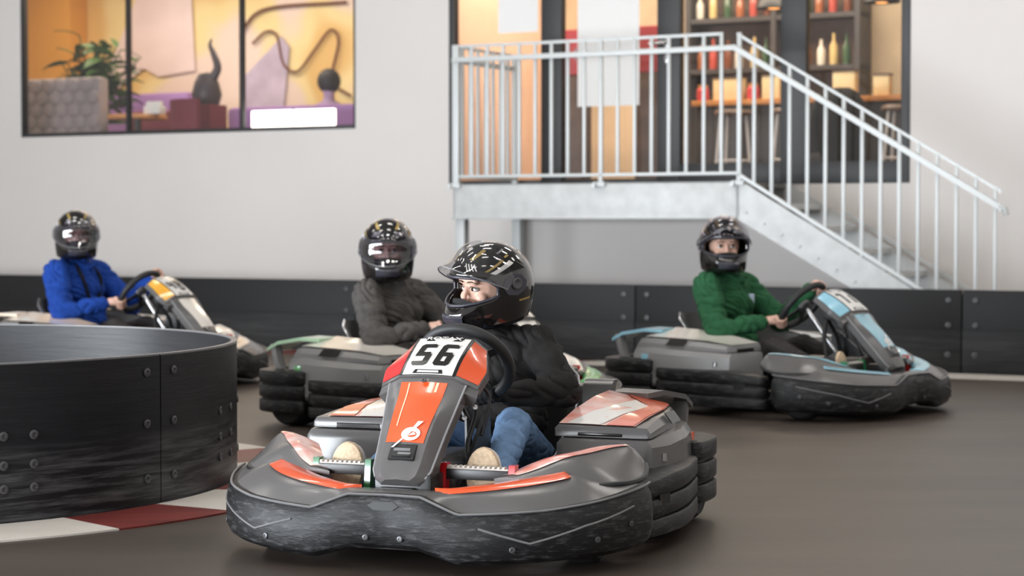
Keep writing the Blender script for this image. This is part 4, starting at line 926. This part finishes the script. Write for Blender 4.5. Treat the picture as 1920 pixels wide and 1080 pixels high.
        def sideb(m):
            rings = []; n = len(sp)
            for i, (x, y) in enumerate(sp):
                a = sp[max(i - 1, 0)]; b = sp[min(i + 1, n - 1)]; tx, ty = b[0] - a[0], b[1] - a[1]; l = math.hypot(tx, ty); nx, ny = ty / l, -tx / l
                z0 = 0.050; z1 = 0.246 - 0.02 * min(1, max(0, (-0.15 - y) / 0.2)); pr = [(-0.09, 0.0)]
                for kz in range(3):
                    a0 = kz / 3 + 0.015; a1 = (kz + 1) / 3 - 0.015
                    pr += [(-0.016, a0), (-0.004, a0 + 0.012), (0.0, a0 + 0.045), (0.0, a1 - 0.045), (-0.004, a1 - 0.012), (-0.016, a1)]
                pr += [(-0.09, 1.0)]
                e = min(1, (i + 0.4) / 3, (n - 1 - i + 0.4) / 3); e = math.sqrt(1 - (1 - e) ** 2)
                rings.append([(sg * (x + nx * (-0.05 + (o + 0.05) * e)), y + ny * (-0.05 + (o + 0.05) * e), lerp(z0, z1, 0.5 + (t - 0.5) * (0.75 + 0.25 * e))) for o, t in pr])
            m.loft(rings)
        sb = P('side_bumper', M_bumper, sideb, smooth=40)
        P('bumper_slot', M_ink, lambda m: m.prism([(-0.265, 0.150), (-0.20, 0.150), (-0.20, 0.182), (-0.265, 0.182)], lambda x, y, h: (sg * (interp(x, [-0.33, -0.22, -0.08], [0.650, 0.680, 0.694]) + h), x, y), 0.003, back=0.01), sb, 0)
        P('pod_bolt', M_steel, lambda m: m.cyl((sg * 0.62, -0.05, 0.262), (sg * 0.62, -0.05, 0.285), 0.012, n=12), sb)
    # --- rear bumper
    rp = catmull([(0.600, 0.330), (0.640, 0.36), (0.650, 0.46), (0.640, 0.57), (0.59, 0.66), (0.50, 0.70), (0.25, 0.715), (0.0, 0.72)], 5)
    rp = [tuple(p) for p in rp]; rfull = rp + [(-x, y) for x, y in rp[-2::-1]]
    def rearb(m):
        rings = []; n = len(rfull)
        for i, (x, y) in enumerate(rfull):
            a = rfull[max(i - 1, 0)]; b = rfull[min(i + 1, n - 1)]; tx, ty = b[0] - a[0], b[1] - a[1]; l = math.hypot(tx, ty); nx, ny = ty / l, -tx / l
            pr = [(-0.085, 0.0)]
            for kz in range(3):
                a0 = kz / 3 + 0.015; a1 = (kz + 1) / 3 - 0.015
                pr += [(-0.016, a0), (-0.004, a0 + 0.012), (0.0, a0 + 0.045), (0.0, a1 - 0.045), (-0.004, a1 - 0.012), (-0.016, a1)]
            pr += [(-0.085, 1.0)]
            e = min(1, (i + 0.4) / 3, (n - 1 - i + 0.4) / 3); e = math.sqrt(1 - (1 - e) ** 2)
            rings.append([(x + nx * (-0.045 + (o + 0.045) * e), y + ny * (-0.045 + (o + 0.045) * e), lerp(0.065, 0.285, 0.5 + (t - 0.5) * (0.8 + 0.2 * e))) for o, t in pr])
        m.loft(rings)
    rb = P('rear_bumper', M_bumper, rearb, smooth=40)
    for sg in (-1, 1): P('bumper_slot', M_ink, lambda m: m.prism([(0.44, 0.155), (0.56, 0.155), (0.56, 0.195), (0.44, 0.195)], lambda x, y, h: (sg * (interp(x, [0.36, 0.46, 0.57], [0.640, 0.650, 0.640]) + h), x, y), 0.002, back=0.01), rb, 0)
    # --- rear body wing and engine
    for sg in (-1, 1):
        P('rear_wing', c['wing'], lambda m: m.loft([[(sg * x0, y, z), (sg * x1, y, z - 0.004), (sg * x1, y, z - 0.022), (sg * x0, y, z - 0.02)] for y, x0, x1, z in ((0.40, 0.30, 0.44, 0.440), (0.50, 0.32, 0.47, 0.445), (0.60, 0.34, 0.52, 0.425), (0.66, 0.36, 0.53, 0.39))]), smooth=50)
        P('wing_strut', c.get('podm', M_grey), lambda m: m.loft([[(sg * 0.47, y, z), (sg * 0.52, y, z), (sg * 0.52, y + 0.03, z), (sg * 0.47, y + 0.03, z)] for y, z in ((0.62, 0.405), (0.60, 0.32), (0.56, 0.24))]))
    en = P('engine', M_boltd, lambda m: m.box(0.20, 0.36, 0.44, 0.62, 0.10, 0.30, 0.012))
    for i in range(6): P('cooling_fin', M_grey, lambda m: m.box(0.19, 0.37, 0.43, 0.63, 0.31 + i * 0.018, 0.318 + i * 0.018, 0.002), en)
    P('engine_head', M_boltd, lambda m: m.box(0.21, 0.35, 0.45, 0.61, 0.295, 0.425, 0.008), en)
    P('exhaust', M_steel, lambda m: m.tube(catmull([(-0.05, 0.60, 0.22), (-0.18, 0.60, 0.22), (-0.30, 0.58, 0.25)], 5), [0.03] * 3 + [0.045] * 8, 14))
    P('engine_cover', M_grey, lambda m: m.loft([[(x, y, z) for x in (0.195, 0.30)] + [(x, y + 0.05, z) for x in (0.30, 0.195)] for y, z in ((0.405, 0.20), (0.41, 0.36), (0.43, 0.46), (0.455, 0.475))]), smooth=40)
    return R

# ------------------------------------------------------------------ drivers
def _ring_capsule(m, p0, r0, p1, r1, n=16):
    p0, p1 = Vector(p0), Vector(p1); ax = p1 - p0; L = ax.length
    if L < 1e-6: m.ell(p0, (r0, r0, r0), u=n, v=10); return
    ax.normalize(); a = ax.orthogonal().normalized(); b = ax.cross(a); rings = []
    for t in (-1, -0.92, -0.7, -0.38, 0): rings.append((p0 + ax * (t * r0), r0 * math.sqrt(max(0.0004, 1 - t * t))))
    for t in (0.33, 0.66): rings.append((p0.lerp(p1, t), lerp(r0, r1, t)))
    for t in (0, 0.38, 0.7, 0.92, 1): rings.append((p1 + ax * (t * r1), r1 * math.sqrt(max(0.0004, 1 - t * t))))
    m.loft([[c + (a * math.cos(2 * math.pi * k / n) + b * math.sin(2 * math.pi * k / n)) * r for k in range(n)] for c, r in rings])

def remesh_body(name, prims, mats, parent, voxel, wrinkle):
    """prims: list of ('c', p0, r0, p1, r1, mi) or ('e', c, radii, rotation matrix, mi); one continuous surface"""
    m = MB()
    for p in prims:
        if p[0] == 'c': _ring_capsule(m, p[1], p[2], p[3], p[4])
        else: m.ell(p[1], p[2], u=20, v=14, mat=p[3])
    me = bpy.data.meshes.new(name); me.from_pydata(m.v, [], m.f)
    bm = bmesh.new(); bm.from_mesh(me); bmesh.ops.recalc_face_normals(bm, faces=bm.faces[:]); bm.to_mesh(me); bm.free()
    o = bpy.data.objects.new('tmp_body', me); COL.objects.link(o)
    md = o.modifiers.new('r', 'REMESH'); md.mode = 'VOXEL'; md.voxel_size = voxel; md.adaptivity = 0
    sm = o.modifiers.new('s', 'SMOOTH'); sm.factor = 0.5; sm.iterations = 4
    dg = bpy.context.evaluated_depsgraph_get(); out = bpy.data.meshes.new_from_object(o.evaluated_get(dg))
    bpy.data.objects.remove(o); bpy.data.meshes.remove(me); out.name = name
    n = len(out.vertices); V = np.empty(n * 3); out.vertices.foreach_get('co', V); V = V.reshape(-1, 3)
    NV = np.empty(n * 3); out.vertices.foreach_get('normal', NV); NV = NV.reshape(-1, 3)
    def classify(Q):
        best = np.full(len(Q), 1e9); idx = np.zeros(len(Q), int); pi = np.zeros(len(Q), int)
        for k, p in enumerate(prims):
            if p[0] == 'c':
                a, b = np.array(p[1], float), np.array(p[3], float); ab = b - a; L2 = max(ab @ ab, 1e-9)
                t = np.clip(((Q - a) @ ab) / L2, 0, 1); d = np.linalg.norm(Q - a - t[:, None] * ab, axis=1) - (p[2] + (p[4] - p[2]) * t); mi = p[5]
            else:
                Mi = np.array((p[3] or Matrix()).inverted().to_3x3()); q = (Q - np.array(p[1], float)) @ Mi.T / np.array(p[2]); l = np.linalg.norm(q, axis=1); d = (l - 1) * min(p[2]); mi = p[4]
            s = d < best; best[s] = d[s]; idx[s] = mi
        return idx
    mv = classify(V)
    if wrinkle:
        disp = np.zeros(n)
        for i in range(n):
            if mv[i] in wrinkle:
                a, f = wrinkle[mv[i]]; x, y, z = V[i]
                w_ = mnoise.noise((x * 7, y * 7, z * 7)) * 1.2; disp[i] = a * (mnoise.noise((x * f, y * f * 0.8, z * f * 1.3)) - 1.1 * (1 - abs(mnoise.noise((x * f * 0.7 + w_, y * f * 0.7, (z + 0.6 * x) * f * 1.6 + 3 + w_)))) ** 5 + 0.2)
        V = V + NV * disp[:, None]; out.vertices.foreach_set('co', V.reshape(-1))
    out.materials.clear()
    for x in mats: out.materials.append(x)
    nf = len(out.polygons); C = np.empty(nf * 3); out.polygons.foreach_get('center', C)
    out.polygons.foreach_set('material_index', classify(C.reshape(-1, 3)).astype(np.int32)); out.shade_smooth(); out.update()
    ob = bpy.data.objects.new(name, out); link(ob, parent); return ob

# helmet in its own frame: faces -y, z up, origin at the middle of the head
def hz_hi(a): return interp(abs(a), [0, 35, 55, 66, 72], [0.042, 0.041, 0.033, 0.016, -0.006])
def hz_lo(a): return interp(abs(a), [0, 20, 40, 60, 72], [-0.052, -0.049, -0.040, -0.026, -0.010])
def helm_r(a, z, off=0.0):
    """horizontal half widths at azimuth a (deg, 0 front, + driver's left) and height z"""
    if z >= 0: q = math.sqrt(max(0.0, 1 - (z / 0.150) ** 2.15))
    else: q = 1 - 0.16 * (z / 0.145) ** 2
    ar = math.radians(a); c = math.cos(ar); s = math.sin(ar)
    ry = 0.150 if c > 0 else 0.163
    if c < 0 and z < 0: ry -= 0.035 * (z / 0.145) ** 2
    x = 0.126 * s * q; y = -ry * c * q
    if c > 0:
        y -= 0.034 * c ** 3 * math.exp(-((z + 0.095) / 0.045) ** 2)
        y += 0.010 * c ** 3 * math.exp(-((z + 0.005) / 0.03) ** 2)
    l = math.hypot(x, y) or 1
    nz = max(0, z) / 0.15
    return Vector((x + off * x / l * math.sqrt(max(0, 1 - nz * nz)), y + off * y / l * math.sqrt(max(0, 1 - nz * nz)), z + off * nz))
def helmet_bottom(a): return -0.118 - 0.022 * math.cos(math.radians(a))
def make_helmet(parent, loc, rot, lift, visor_m, scale, accents):
    Hm = bpy.data.objects.new('helmet', None)
    A = list(range(-180, 180, 4))
    nt_, nm2, nb_ = 14, 6, 8
    cols = []
    for a in A:
        hi, lo = (hz_hi(a), hz_lo(a)) if abs(a) <= 72 else (-0.006, -0.010); col = []
        e0 = math.asin(hi / 0.150)
        for k in range(nt_ + 1):
            e = lerp(math.pi / 2 * 0.985, e0, k / nt_); col.append(helm_r(a, 0.150 * math.sin(e)))
        for k in range(1, nm2 + 1): col.append(helm_r(a, lerp(hi, lo, k / nm2)))
        zb = helmet_bottom(a)
        for k in range(1, nb_ + 1): col.append(helm_r(a, lerp(lo, zb, k / nb_)))
        cols.append(col)
    nr = len(cols[0]); m = MB(); vs = [p for c in cols for p in c]; fs = []
    for i in range(len(A)):
        j = (i + 1) % len(A)
        for r in range(nr - 1):
            if nt_ <= r < nt_ + nm2 and abs(A[i]) <= 68 and abs(A[j]) <= 68: continue
            fs.append((i * nr + r, j * nr + r, j * nr + r + 1, i * nr + r + 1))
    m.add(vs, fs); m.add([cols[i][0] for i in range(len(A))], [tuple(range(len(A)))])
    me = bpy.data.meshes.new('helmet'); me.from_pydata(m.v, [], m.f)
    bm = bmesh.new(); bm.from_mesh(me); bmesh.ops.remove_doubles(bm, verts=bm.verts[:], dist=1e-5); bmesh.ops.recalc_face_normals(bm, faces=bm.faces[:]); bm.to_mesh(me); bm.free()
    me.shade_smooth(); me.materials.append(M_helmet); me.materials.append(M_pad)
    Hm = bpy.data.objects.new('helmet', me); link(Hm, parent)
    so = Hm.modifiers.new('thickness', 'SOLIDIFY'); so.thickness = 0.014; so.offset = -1; so.material_offset = 1; so.material_offset_rim = 0
    Hm.location = loc; Hm.rotation_euler = rot; Hm.scale = (scale,) * 3
    # opening seal
    ring = [helm_r(a, hz_hi(a), 0.003) for a in range(-68, 69, 4)] + [helm_r(a, hz_lo(a), 0.003) for a in range(68, -69, -4)]
    part('eyeport_seal', M_side, Hm, lambda q: q.tube(ring, 0.005, 8, closed=True), 60)
    part('breath_guard', M_pad, Hm, lambda q: q.loft([[helm_r(a, z, -0.018) for z in (-0.075, -0.05, -0.030 - 0.012 * (abs(a) / 34) ** 2)] for a in range(-34, 35, 4)], closed=False), 60)
    # chin vent
    part('chin_vent', M_side, Hm, lambda q: q.loft([[helm_r(a, z, 0.004 if (k in (0, 3)) else 0.010) for k, z in enumerate((-0.082, -0.090, -0.108, -0.116))] for a in range(-26, 27, 4)], closed=False), Hm and 50)
    # visor
    P0 = Vector((0, -0.012, 0.020)); Rx = Matrix.Rotation(-lift, 3, 'X')
    def vz(a, t):
        hi = interp(abs(a), [0, 40, 70, 86], [0.085, 0.078, 0.055, 0.040]); lo = interp(abs(a), [0, 20, 40, 60, 86], [-0.070, -0.067, -0.056, -0.036, -0.004])
        return lerp(hi, lo, t)
    def vis(q):
        rows = []
        for a in range(-86, 87, 4):
            rows.append([P0 + Rx @ (helm_r(a, vz(a, k / 10), 0.010) - P0) for k in range(11)])
        q.loft(rows, closed=False)
    v = part('visor', visor_m, Hm, vis, 80)
    vr = [P0 + Rx @ (helm_r(a, vz(a, 1.0), 0.011) - P0) for a in range(-86, 87, 4)]
    part('visor_rim', M_edge, v, lambda q: q.tube(vr, 0.0022, 6), 60)
    # pivots
    for sg in (-1, 1):
        pv = part('pivot_plate', M_side, Hm, lambda q: q.loft([[helm_r(sg * a, z, o_) for a, z in ((74, 0.010), (80, 0.036), (92, 0.050), (104, 0.046), (112, 0.024), (108, -0.004), (96, -0.020), (82, -0.016))] for o_ in (0.001, 0.004, 0.006)], caps=True), 30)
        c0 = helm_r(sg * 95, 0.018, 0.004)
        part('pivot_screw', M_boltd, pv, lambda q: q.lathe([(0, 0), (0.020, 0), (0.020, 0.004), (0.016, 0.006), (0.012, 0.004), (0, 0.004)], c0, (sg, 0.05, 0.1), 20), 40)
    # printed graphics, following the shell
    def patch(nm, mt, pts, o_=0.0015):
        """pts: corner rows [(a0,z0),(a1,z1)],[(a3,z3),(a2,z2)]"""
        (p0, p1), (p3, p2) = pts
        def fn(q):
            rows = []
            for i in range(9):
                t = i / 8; A_ = (lerp(p0[0], p3[0], t), lerp(p0[1], p3[1], t)); B_ = (lerp(p1[0], p2[0], t), lerp(p1[1], p2[1], t))
                rows.append([helm_r(lerp(A_[0], B_[0], k / 6), lerp(A_[1], B_[1], k / 6), o_) for k in range(7)])
            q.loft(rows, closed=False)
        part(nm, mt, Hm, fn, 80)
    for nm, mt, pts in accents: patch(nm, mt, pts)
    return Hm

GR = []
for sg in (1, -1):
    GR += [('white_flash', M_white, (((sg * 58, 0.056), (sg * 92, 0.095)), ((sg * 66, 0.052), (sg * 98, 0.085)))),
           ('yellow_stripe', M_gold, (((sg * 50, 0.062), (sg * 78, 0.098)), ((sg * 54, 0.060), (sg * 82, 0.094)))),
           ('yellow_stripe', M_gold, (((sg * 84, 0.106), (sg * 92, 0.112)), ((sg * 86, 0.102), (sg * 96, 0.108)))),
           ('yellow_stripe', M_gold, (((sg * 20, 0.100), (sg * 40, 0.130)), ((sg * 27, 0.096), (sg * 50, 0.126)))),
           ('yellow_stripe', M_gold, (((sg * 100, -0.035), (sg * 122, -0.030)), ((sg * 100, -0.042), (sg * 122, -0.037)))),
           ('white_flash', M_edge, (((sg * 70, 0.118), (sg * 90, 0.130)), ((sg * 74, 0.115), (sg * 94, 0.127)))),
           ('white_flash', M_white, (((sg * 104, 0.090), (sg * 116, 0.070)), ((sg * 107, 0.086), (sg * 119, 0.066))))]
    for k in range(4): GR.append(('claw_mark', M_white, (((sg * (16 + k * 5), 0.088 - k * 0.002), (sg * (18 + k * 5), 0.087)), ((sg * (22 + k * 5), 0.064), (sg * (24 + k * 5), 0.063)))))

def make_driver(loc, phi, cfg):
    R = empty('person', loc, -math.radians(phi)); R.scale = (cfg.get('scale', 1.0),) * 3; tag(R, cfg['label'], 'person', 'kart drivers')
    dx, dz = cfg.get('dx', 0), cfg.get('dz', 0)
    bk = cfg.get('bulk', 1.0)
    T = cfg['top']; B = cfg['bottom']; mats = [T, B, M_skin, M_neck, cfg.get('glove', M_skin)]
    hip = Vector((0, 0.235, 0.215)); chest = Vector((dx * 0.55, cfg['cy'], 0.47 + dz)); neck = Vector((dx * 0.9, cfg['cy'] - 0.01, 0.66 + dz)); head = Vector(cfg['head'])
    sh = {s: Vector((dx * 0.75 + s * 0.150 * bk, cfg['cy'] + 0.01 + s * cfg.get('twist', 0), 0.585 + dz)) for s in (-1, 1)}
    pr = []
    # torso
    pr += [('e', hip + Vector((0, 0.0, 0.0)), (0.155, 0.125, 0.105), None, 1), ('e', hip.lerp(chest, 0.45), (0.150 * bk, 0.115 * bk, 0.13), None, 0), ('e', chest, (0.168 * bk, 0.118 * bk, 0.15), None, 0), ('e', chest + Vector((0, 0.01, 0.09)), (0.155 * bk, 0.098 * bk, 0.09), None, 0)]
    pr += [('c', sh[-1], 0.070 * bk, sh[1], 0.070 * bk, 0), ('c', chest + Vector((0, 0, 0.10)), 0.088 * bk, neck, 0.064, 0)]
    pr += [('c', neck, 0.058, neck.lerp(head, 0.6), 0.060, 3)]
    if cfg.get('hood'):
        pr += [('c', neck + Vector((-0.075, 0.02, -0.005)), 0.042, neck + Vector((0, 0.085, 0.015)), 0.05, 0), ('c', neck + Vector((0.075, 0.02, -0.005)), 0.042, neck + Vector((0, 0.085, 0.015)), 0.05, 0), ('c', neck + Vector((-0.07, 0.0, -0.01)), 0.035, neck + Vector((-0.01, -0.075, -0.045)), 0.028, 0), ('c', neck + Vector((0.07, 0.0, -0.01)), 0.035, neck + Vector((0.01, -0.075, -0.045)), 0.028, 0)]
    # head (skull, jaw, nose, brow, cheeks) in the helmet frame
    Hrot = Matrix.Rotation(cfg['hyaw'], 4, 'Z') @ Matrix.Rotation(cfg.get('hpitch', 0), 4, 'X') @ Matrix.Rotation(cfg.get('hroll', 0), 4, 'Y')
    hs = cfg['hscale']
    def hp(x, y, z): return head + (Hrot @ Vector((x * hs, y * hs, z * hs)))
    pr += [('e', hp(0, 0.005, 0.012), (0.080 * hs, 0.100 * hs, 0.108 * hs), Hrot, 2), ('e', hp(0, -0.038, -0.062), (0.056 * hs, 0.058 * hs, 0.055 * hs), Hrot, 2), ('c', hp(0, -0.096, 0.002), 0.008 * hs, hp(0, -0.110, -0.034), 0.0100 * hs, 2), ('c', hp(-0.036, -0.088, 0.026), 0.013 * hs, hp(0.036, -0.088, 0.026), 0.013 * hs, 2), ('e', hp(-0.040, -0.066, -0.032), (0.024, 0.022, 0.024), Hrot, 2), ('e', hp(0.040, -0.066, -0.032), (0.024, 0.022, 0.024), Hrot, 2), ('c', hp(-0.018, -0.092, -0.062), 0.011, hp(0.018, -0.092, -0.062), 0.011, 2)]
    # legs
    for s, kn in ((-1, cfg['knee'][0]), (1, cfg['knee'][1])):
        kn = Vector(kn); an = Vector((-0.24 if s < 0 else 0.205, -0.500, 0.205))
        pr += [('c', hip + Vector((s * 0.085, -0.03, -0.01)), 0.088, kn, 0.062, 1), ('c', kn, 0.060, an, 0.043, 1)]
        pr += [('c', an, 0.034, an + Vector((0, -0.02, -0.02)), 0.034, 3)]
    # arms and hands on the rim
    for s in (-1, 1):
        psi = cfg['hands'][1] if s > 0 else cfg['hands'][0]
        g = wheel_pt(psi); rad = (g - W_C).normalized(); tan = (W_E2 * math.cos(psi) - W_E1 * math.sin(psi)); fwd = W_N.copy()
        wrist = g + rad * 0.030 - fwd * 0.055 - Vector((0, -0.012, 0.018)); el = Vector(cfg['elbow'][0 if s < 0 else 1])
        sleeve_end = wrist.lerp(el, 0.16)
        pr += [('c', sh[s], 0.070 * bk, el, 0.056 * bk, 0), ('c', el, 0.056 * bk, sleeve_end, 0.038 * bk, 0), ('c', sleeve_end, 0.026, wrist, 0.024, 4)]
        palm = g + rad * 0.020 - fwd * 0.022
        pr += [('c', wrist, 0.024, palm, 0.026, 4), ('c', palm + tan * 0.024, 0.016, palm - tan * 0.026, 0.016, 4)]
        lens = (0.92, 1.0, 0.97, 0.82)
        for k in range(4):
            o_ = tan * ((1.5 - k) * 0.0212); rho = 0.026; pts = []
            for al in (-35, 15, 65, 115, 115 + 55 * lens[k]):
                t = math.radians(al); pts.append(g + o_ + rad * (math.cos(t) * rho) + fwd * (math.sin(t) * rho))
            for a_, b_ in zip(pts[:-1], pts[1:]): pr.append(('c', a_, 0.0090, b_, 0.0084, 4))
        th = [palm + tan * 0.030, g + tan * 0.045 - fwd * 0.026 + rad * 0.004, g + tan * 0.058 - fwd * 0.022 - rad * 0.018]
        for a_, b_ in zip(th[:-1], th[1:]): pr.append(('c', a_, 0.0125, b_, 0.0105, 4))
    body = remesh_body('body', pr, mats, R, 0.0044, {0: (0.011 * cfg.get('wr', 1), 13), 1: (0.0045, 16)})
    # shoes: soles towards the front
    for s in (-1, 1):
        def shoe_f(x, y, z):        # x across, y up the sole, z thickness (towards the leg)
            return Vector(((-0.245 if s < 0 else 0.205) + x, -0.602 + y * 0.10 + z * 0.95, 0.168 + y * 0.97 + z * 0.08))
        out = [(0.052 * math.cos(t) * (1 + 0.10 * math.sin(t)), 0.092 + 0.088 * math.sin(t)) for t in np.linspace(0, 2 * math.pi, 29)[:-1]]
        shx = part('shoe', cfg['shoe'], R, lambda m: m.loft([[shoe_f(x * k, 0.088 + (y - 0.088) * k, z) for x, y in out] for z, k in ((0.014, 0.98), (0.03, 0.97), (0.055, 0.86), (0.085, 0.62), (0.105, 0.42))]), 60)
        part('sole', cfg['sole'], shx, lambda m: m.loft([[shoe_f(x * k, 0.088 + (y - 0.088) * k, z) for x, y in out] for z, k in ((0.0, 0.93), (0.003, 1.0), (0.014, 1.02), (0.015, 1.0))]), 40)
    # helmet, eyes, brows
    make_helmet(R, head, Hrot.to_euler(), cfg['lift'], cfg['visor'], hs, GR)
    for s in (-1, 1):
        e = part('eye', M_eye, R, lambda m: m.ell(hp(s * 0.031, -0.0840, 0.000), (0.0150 * hs, 0.0135 * hs, 0.0095 * hs), mat=Hrot, u=16, v=10), 80)
        gz = Hrot @ Vector((cfg.get('gaze', 0.0), -1, 0)).normalized()
        part('iris', M_iris, e, lambda m: m.ell(hp(s * 0.031, -0.0840, 0.000) + gz * (0.0098 * hs), (0.0068 * hs, 0.0068 * hs, 0.0072 * hs), u=12, v=8), 80)
        part('eyebrow', M_brow, R, lambda m: m.tube([hp(s * 0.013, -0.1030, 0.0215), hp(s * 0.024, -0.1035, 0.0240), hp(s * 0.036, -0.1005, 0.0245), hp(s * 0.050, -0.0905, 0.0185)], [0.0024, 0.0030, 0.0028, 0.0014], 6), 60)
        part('eyelid', M_brow, R, lambda m: m.tube([hp(s * 0.016, -0.0965, 0.001), hp(s * 0.024, -0.1000, 0.0075), hp(s * 0.034, -0.1000, 0.0090), hp(s * 0.046, -0.092, 0.002)], [0.0012, 0.0020, 0.0022, 0.0014], 6), 60)
    part('lips', M_lip, R, lambda m: m.ell(hp(0, -0.100, -0.064), (0.021 * hs, 0.008 * hs, 0.007 * hs), mat=Hrot), 80)
    for fn in cfg.get('extra', []): fn(R, neck, chest, sh)
    return R

RED = paint('orange_red', (0.80, 0.10, 0.025)); REDW = paint('red_pale', (0.75, 0.16, 0.11), (0.85, 0.60, 0.55), 9); REDD = paint('red_deep', (0.66, 0.03, 0.03))
LB = paint('light_blue', (0.28, 0.55, 0.68)); GRN = paint('leaf_green', (0.10, 0.42, 0.12)); PGR = paint('pale_green', (0.45, 0.66, 0.45)); YEL = paint('amber_yellow', (0.85, 0.42, 0.04)); ORW = paint('orange_white', (0.86, 0.70, 0.55)); WHP = paint('warm_white', (0.82, 0.78, 0.72))
PRED = paint('pedal_red', (0.55, 0.01, 0.015)); PGRN = paint('pedal_green', (0.01, 0.16, 0.05))
C_RED = dict(stripe=RED, fender=REDW, nose=RED, pin=True, plate=RED, plate2=REDD, pod=REDW, pod2=RED, podw=True, wing=M_grey, pedalR=PGRN, pedalL=PRED)
M_grey_lit = mat('grey_plastic_lit', (0.25, 0.245, 0.245), 0.26, bump=0.03, bscale=160)  # grey plastic lightened to stand in for light sheen on the rear pods
C_BLU = dict(podm=M_grey_lit, stripe=LB, fender=LB, nose=LB, plate=LB, plate2=LB, pod=WHP, pod2=WHP, wing=LB, pedalR=PGRN, pedalL=PRED)
C_GRN = dict(podm=M_grey_lit, stripe=GRN, fender=WHP, nose=WHP, plate=GRN, plate2=PGR, pod=WHP, pod2=WHP, wing=PGR, pedalR=PGRN, pedalL=PRED)
C_ORG = dict(podm=M_grey_lit, stripe=ORW, fender=WHP, nose=WHP, plate=YEL, plate2=YEL, pod=ORW, pod2=WHP, wing=ORW, pedalR=PGRN, pedalL=PRED)

RED_L = (-0.081, 6.620, 0); BLU_L = (1.448, 11.10, 0); GRY_L = (-0.385, 10.25, 0); ORG_L = (-2.56, 12.85, 0)
make_kart(RED_L, 20, C_RED, '56', 'orange red and grey go-kart number 56 with a black scuffed bumper', 0.5)
make_kart(BLU_L, -51, C_BLU, '71', 'light blue go-kart carrying the driver in the green hoodie', 0.6, (1.05, 1.05, 1.0))
make_kart(GRY_L, -55, C_GRN, '62', 'white and green go-kart carrying the driver in the grey sweater', 0.6, (1.03, 1.03, 1.0))
make_kart(ORG_L, -62, C_ORG, '48', 'white and amber go-kart carrying the driver in the blue hoodie', 0.6, (1.05, 1.05, 1.03))
D = math.radians
KN = ((-0.15, -0.12, 0.345), (0.15, -0.12, 0.345))
EB = ((-0.32, 0.15, 0.43), (0.32, 0.13, 0.46))
def straps(R, neck, chest, sh):
    for s in (-1, 1): part('strap', M_neck, R, lambda m: m.tube(catmull([neck + Vector((s * 0.07, -0.03, -0.02)), chest + Vector((s * 0.085, -0.110, 0.09)), chest + Vector((s * 0.06, -0.128, 0.0)), chest + Vector((s * 0.02, -0.125, -0.10))], 6), 0.011, 8), 60)
def patch_badge(R, neck, chest, sh):
    part('chest_badge', mat('pale_blue_badge', (0.55, 0.68, 0.82), 0.6), R, lambda m: m.box(chest.x + 0.055, chest.x + 0.100, chest.y - 0.128, chest.y - 0.108, chest.z + 0.015, chest.z + 0.07, 0.006))
def red_toggle(R, neck, chest, sh):
    part('strap_toggle', PRED, R, lambda m: m.ell(neck + Vector((0.055, -0.085, 0.03)), (0.012, 0.008, 0.022)))
make_driver(RED_L, 20, dict(label='person in black jacket and blue jeans driving the red kart, visor lifted', top=M_jblack, bottom=M_jeans, cy=0.27, dx=-0.10, dz=0.02, head=(-0.062, 0.185, 0.808), hyaw=D(-32), hpitch=D(4), hroll=D(4), hscale=1.02, hands=(math.pi + 1.0, -1.3), glove=M_neck, lift=D(47), visor=M_visor, knee=((-0.14, -0.12, 0.345), (0.128, -0.10, 0.362)), elbow=((-0.33, 0.10, 0.45), (0.24, 0.10, 0.46)), shoe=M_shoew, sole=M_sole, gaze=-0.12, twist=0.0, extra=[red_toggle]))
make_driver(BLU_L, -51, dict(label='person in green hoodie driving the light blue kart, visor open', top=M_jgreen, bottom=M_pantsd, cy=0.30, dx=0.0, dz=0.085, bulk=1.2, head=(-0.045, 0.29, 0.895), hyaw=D(-47), hpitch=D(0), hscale=1.10, hands=(math.pi + 0.8, 0.8), lift=D(50), visor=M_visord, knee=KN, elbow=EB, shoe=M_shoed, sole=M_sole, hood=True, extra=[patch_badge]))
make_driver(GRY_L, -55, dict(label='person in dark grey sweater driving the white and green kart, visor closed', top=M_jgrey, bottom=M_pantsd, cy=0.30, dx=-0.0, dz=0.07, bulk=1.2, head=(-0.045, 0.29, 0.885), hyaw=D(-52), hpitch=D(2), hscale=1.12, hands=(math.pi + 0.7, 0.7), lift=D(0), visor=M_visord, knee=KN, elbow=EB, shoe=M_shoed, sole=M_sole))
make_driver(ORG_L, -62, dict(label='person in blue hoodie driving the white and amber kart, visor closed', top=M_jblue, bottom=M_pantsd, cy=0.30, dx=0.0, dz=0.085, bulk=1.2, scale=1.05, head=(-0.03, 0.28, 0.90), hyaw=D(-47), hpitch=D(0), hscale=1.06, hands=(math.pi + 0.7, 0.7), lift=D(0), visor=M_visord, knee=KN, elbow=EB, shoe=M_shoew, sole=M_shoew, hood=True, extra=[straps]))
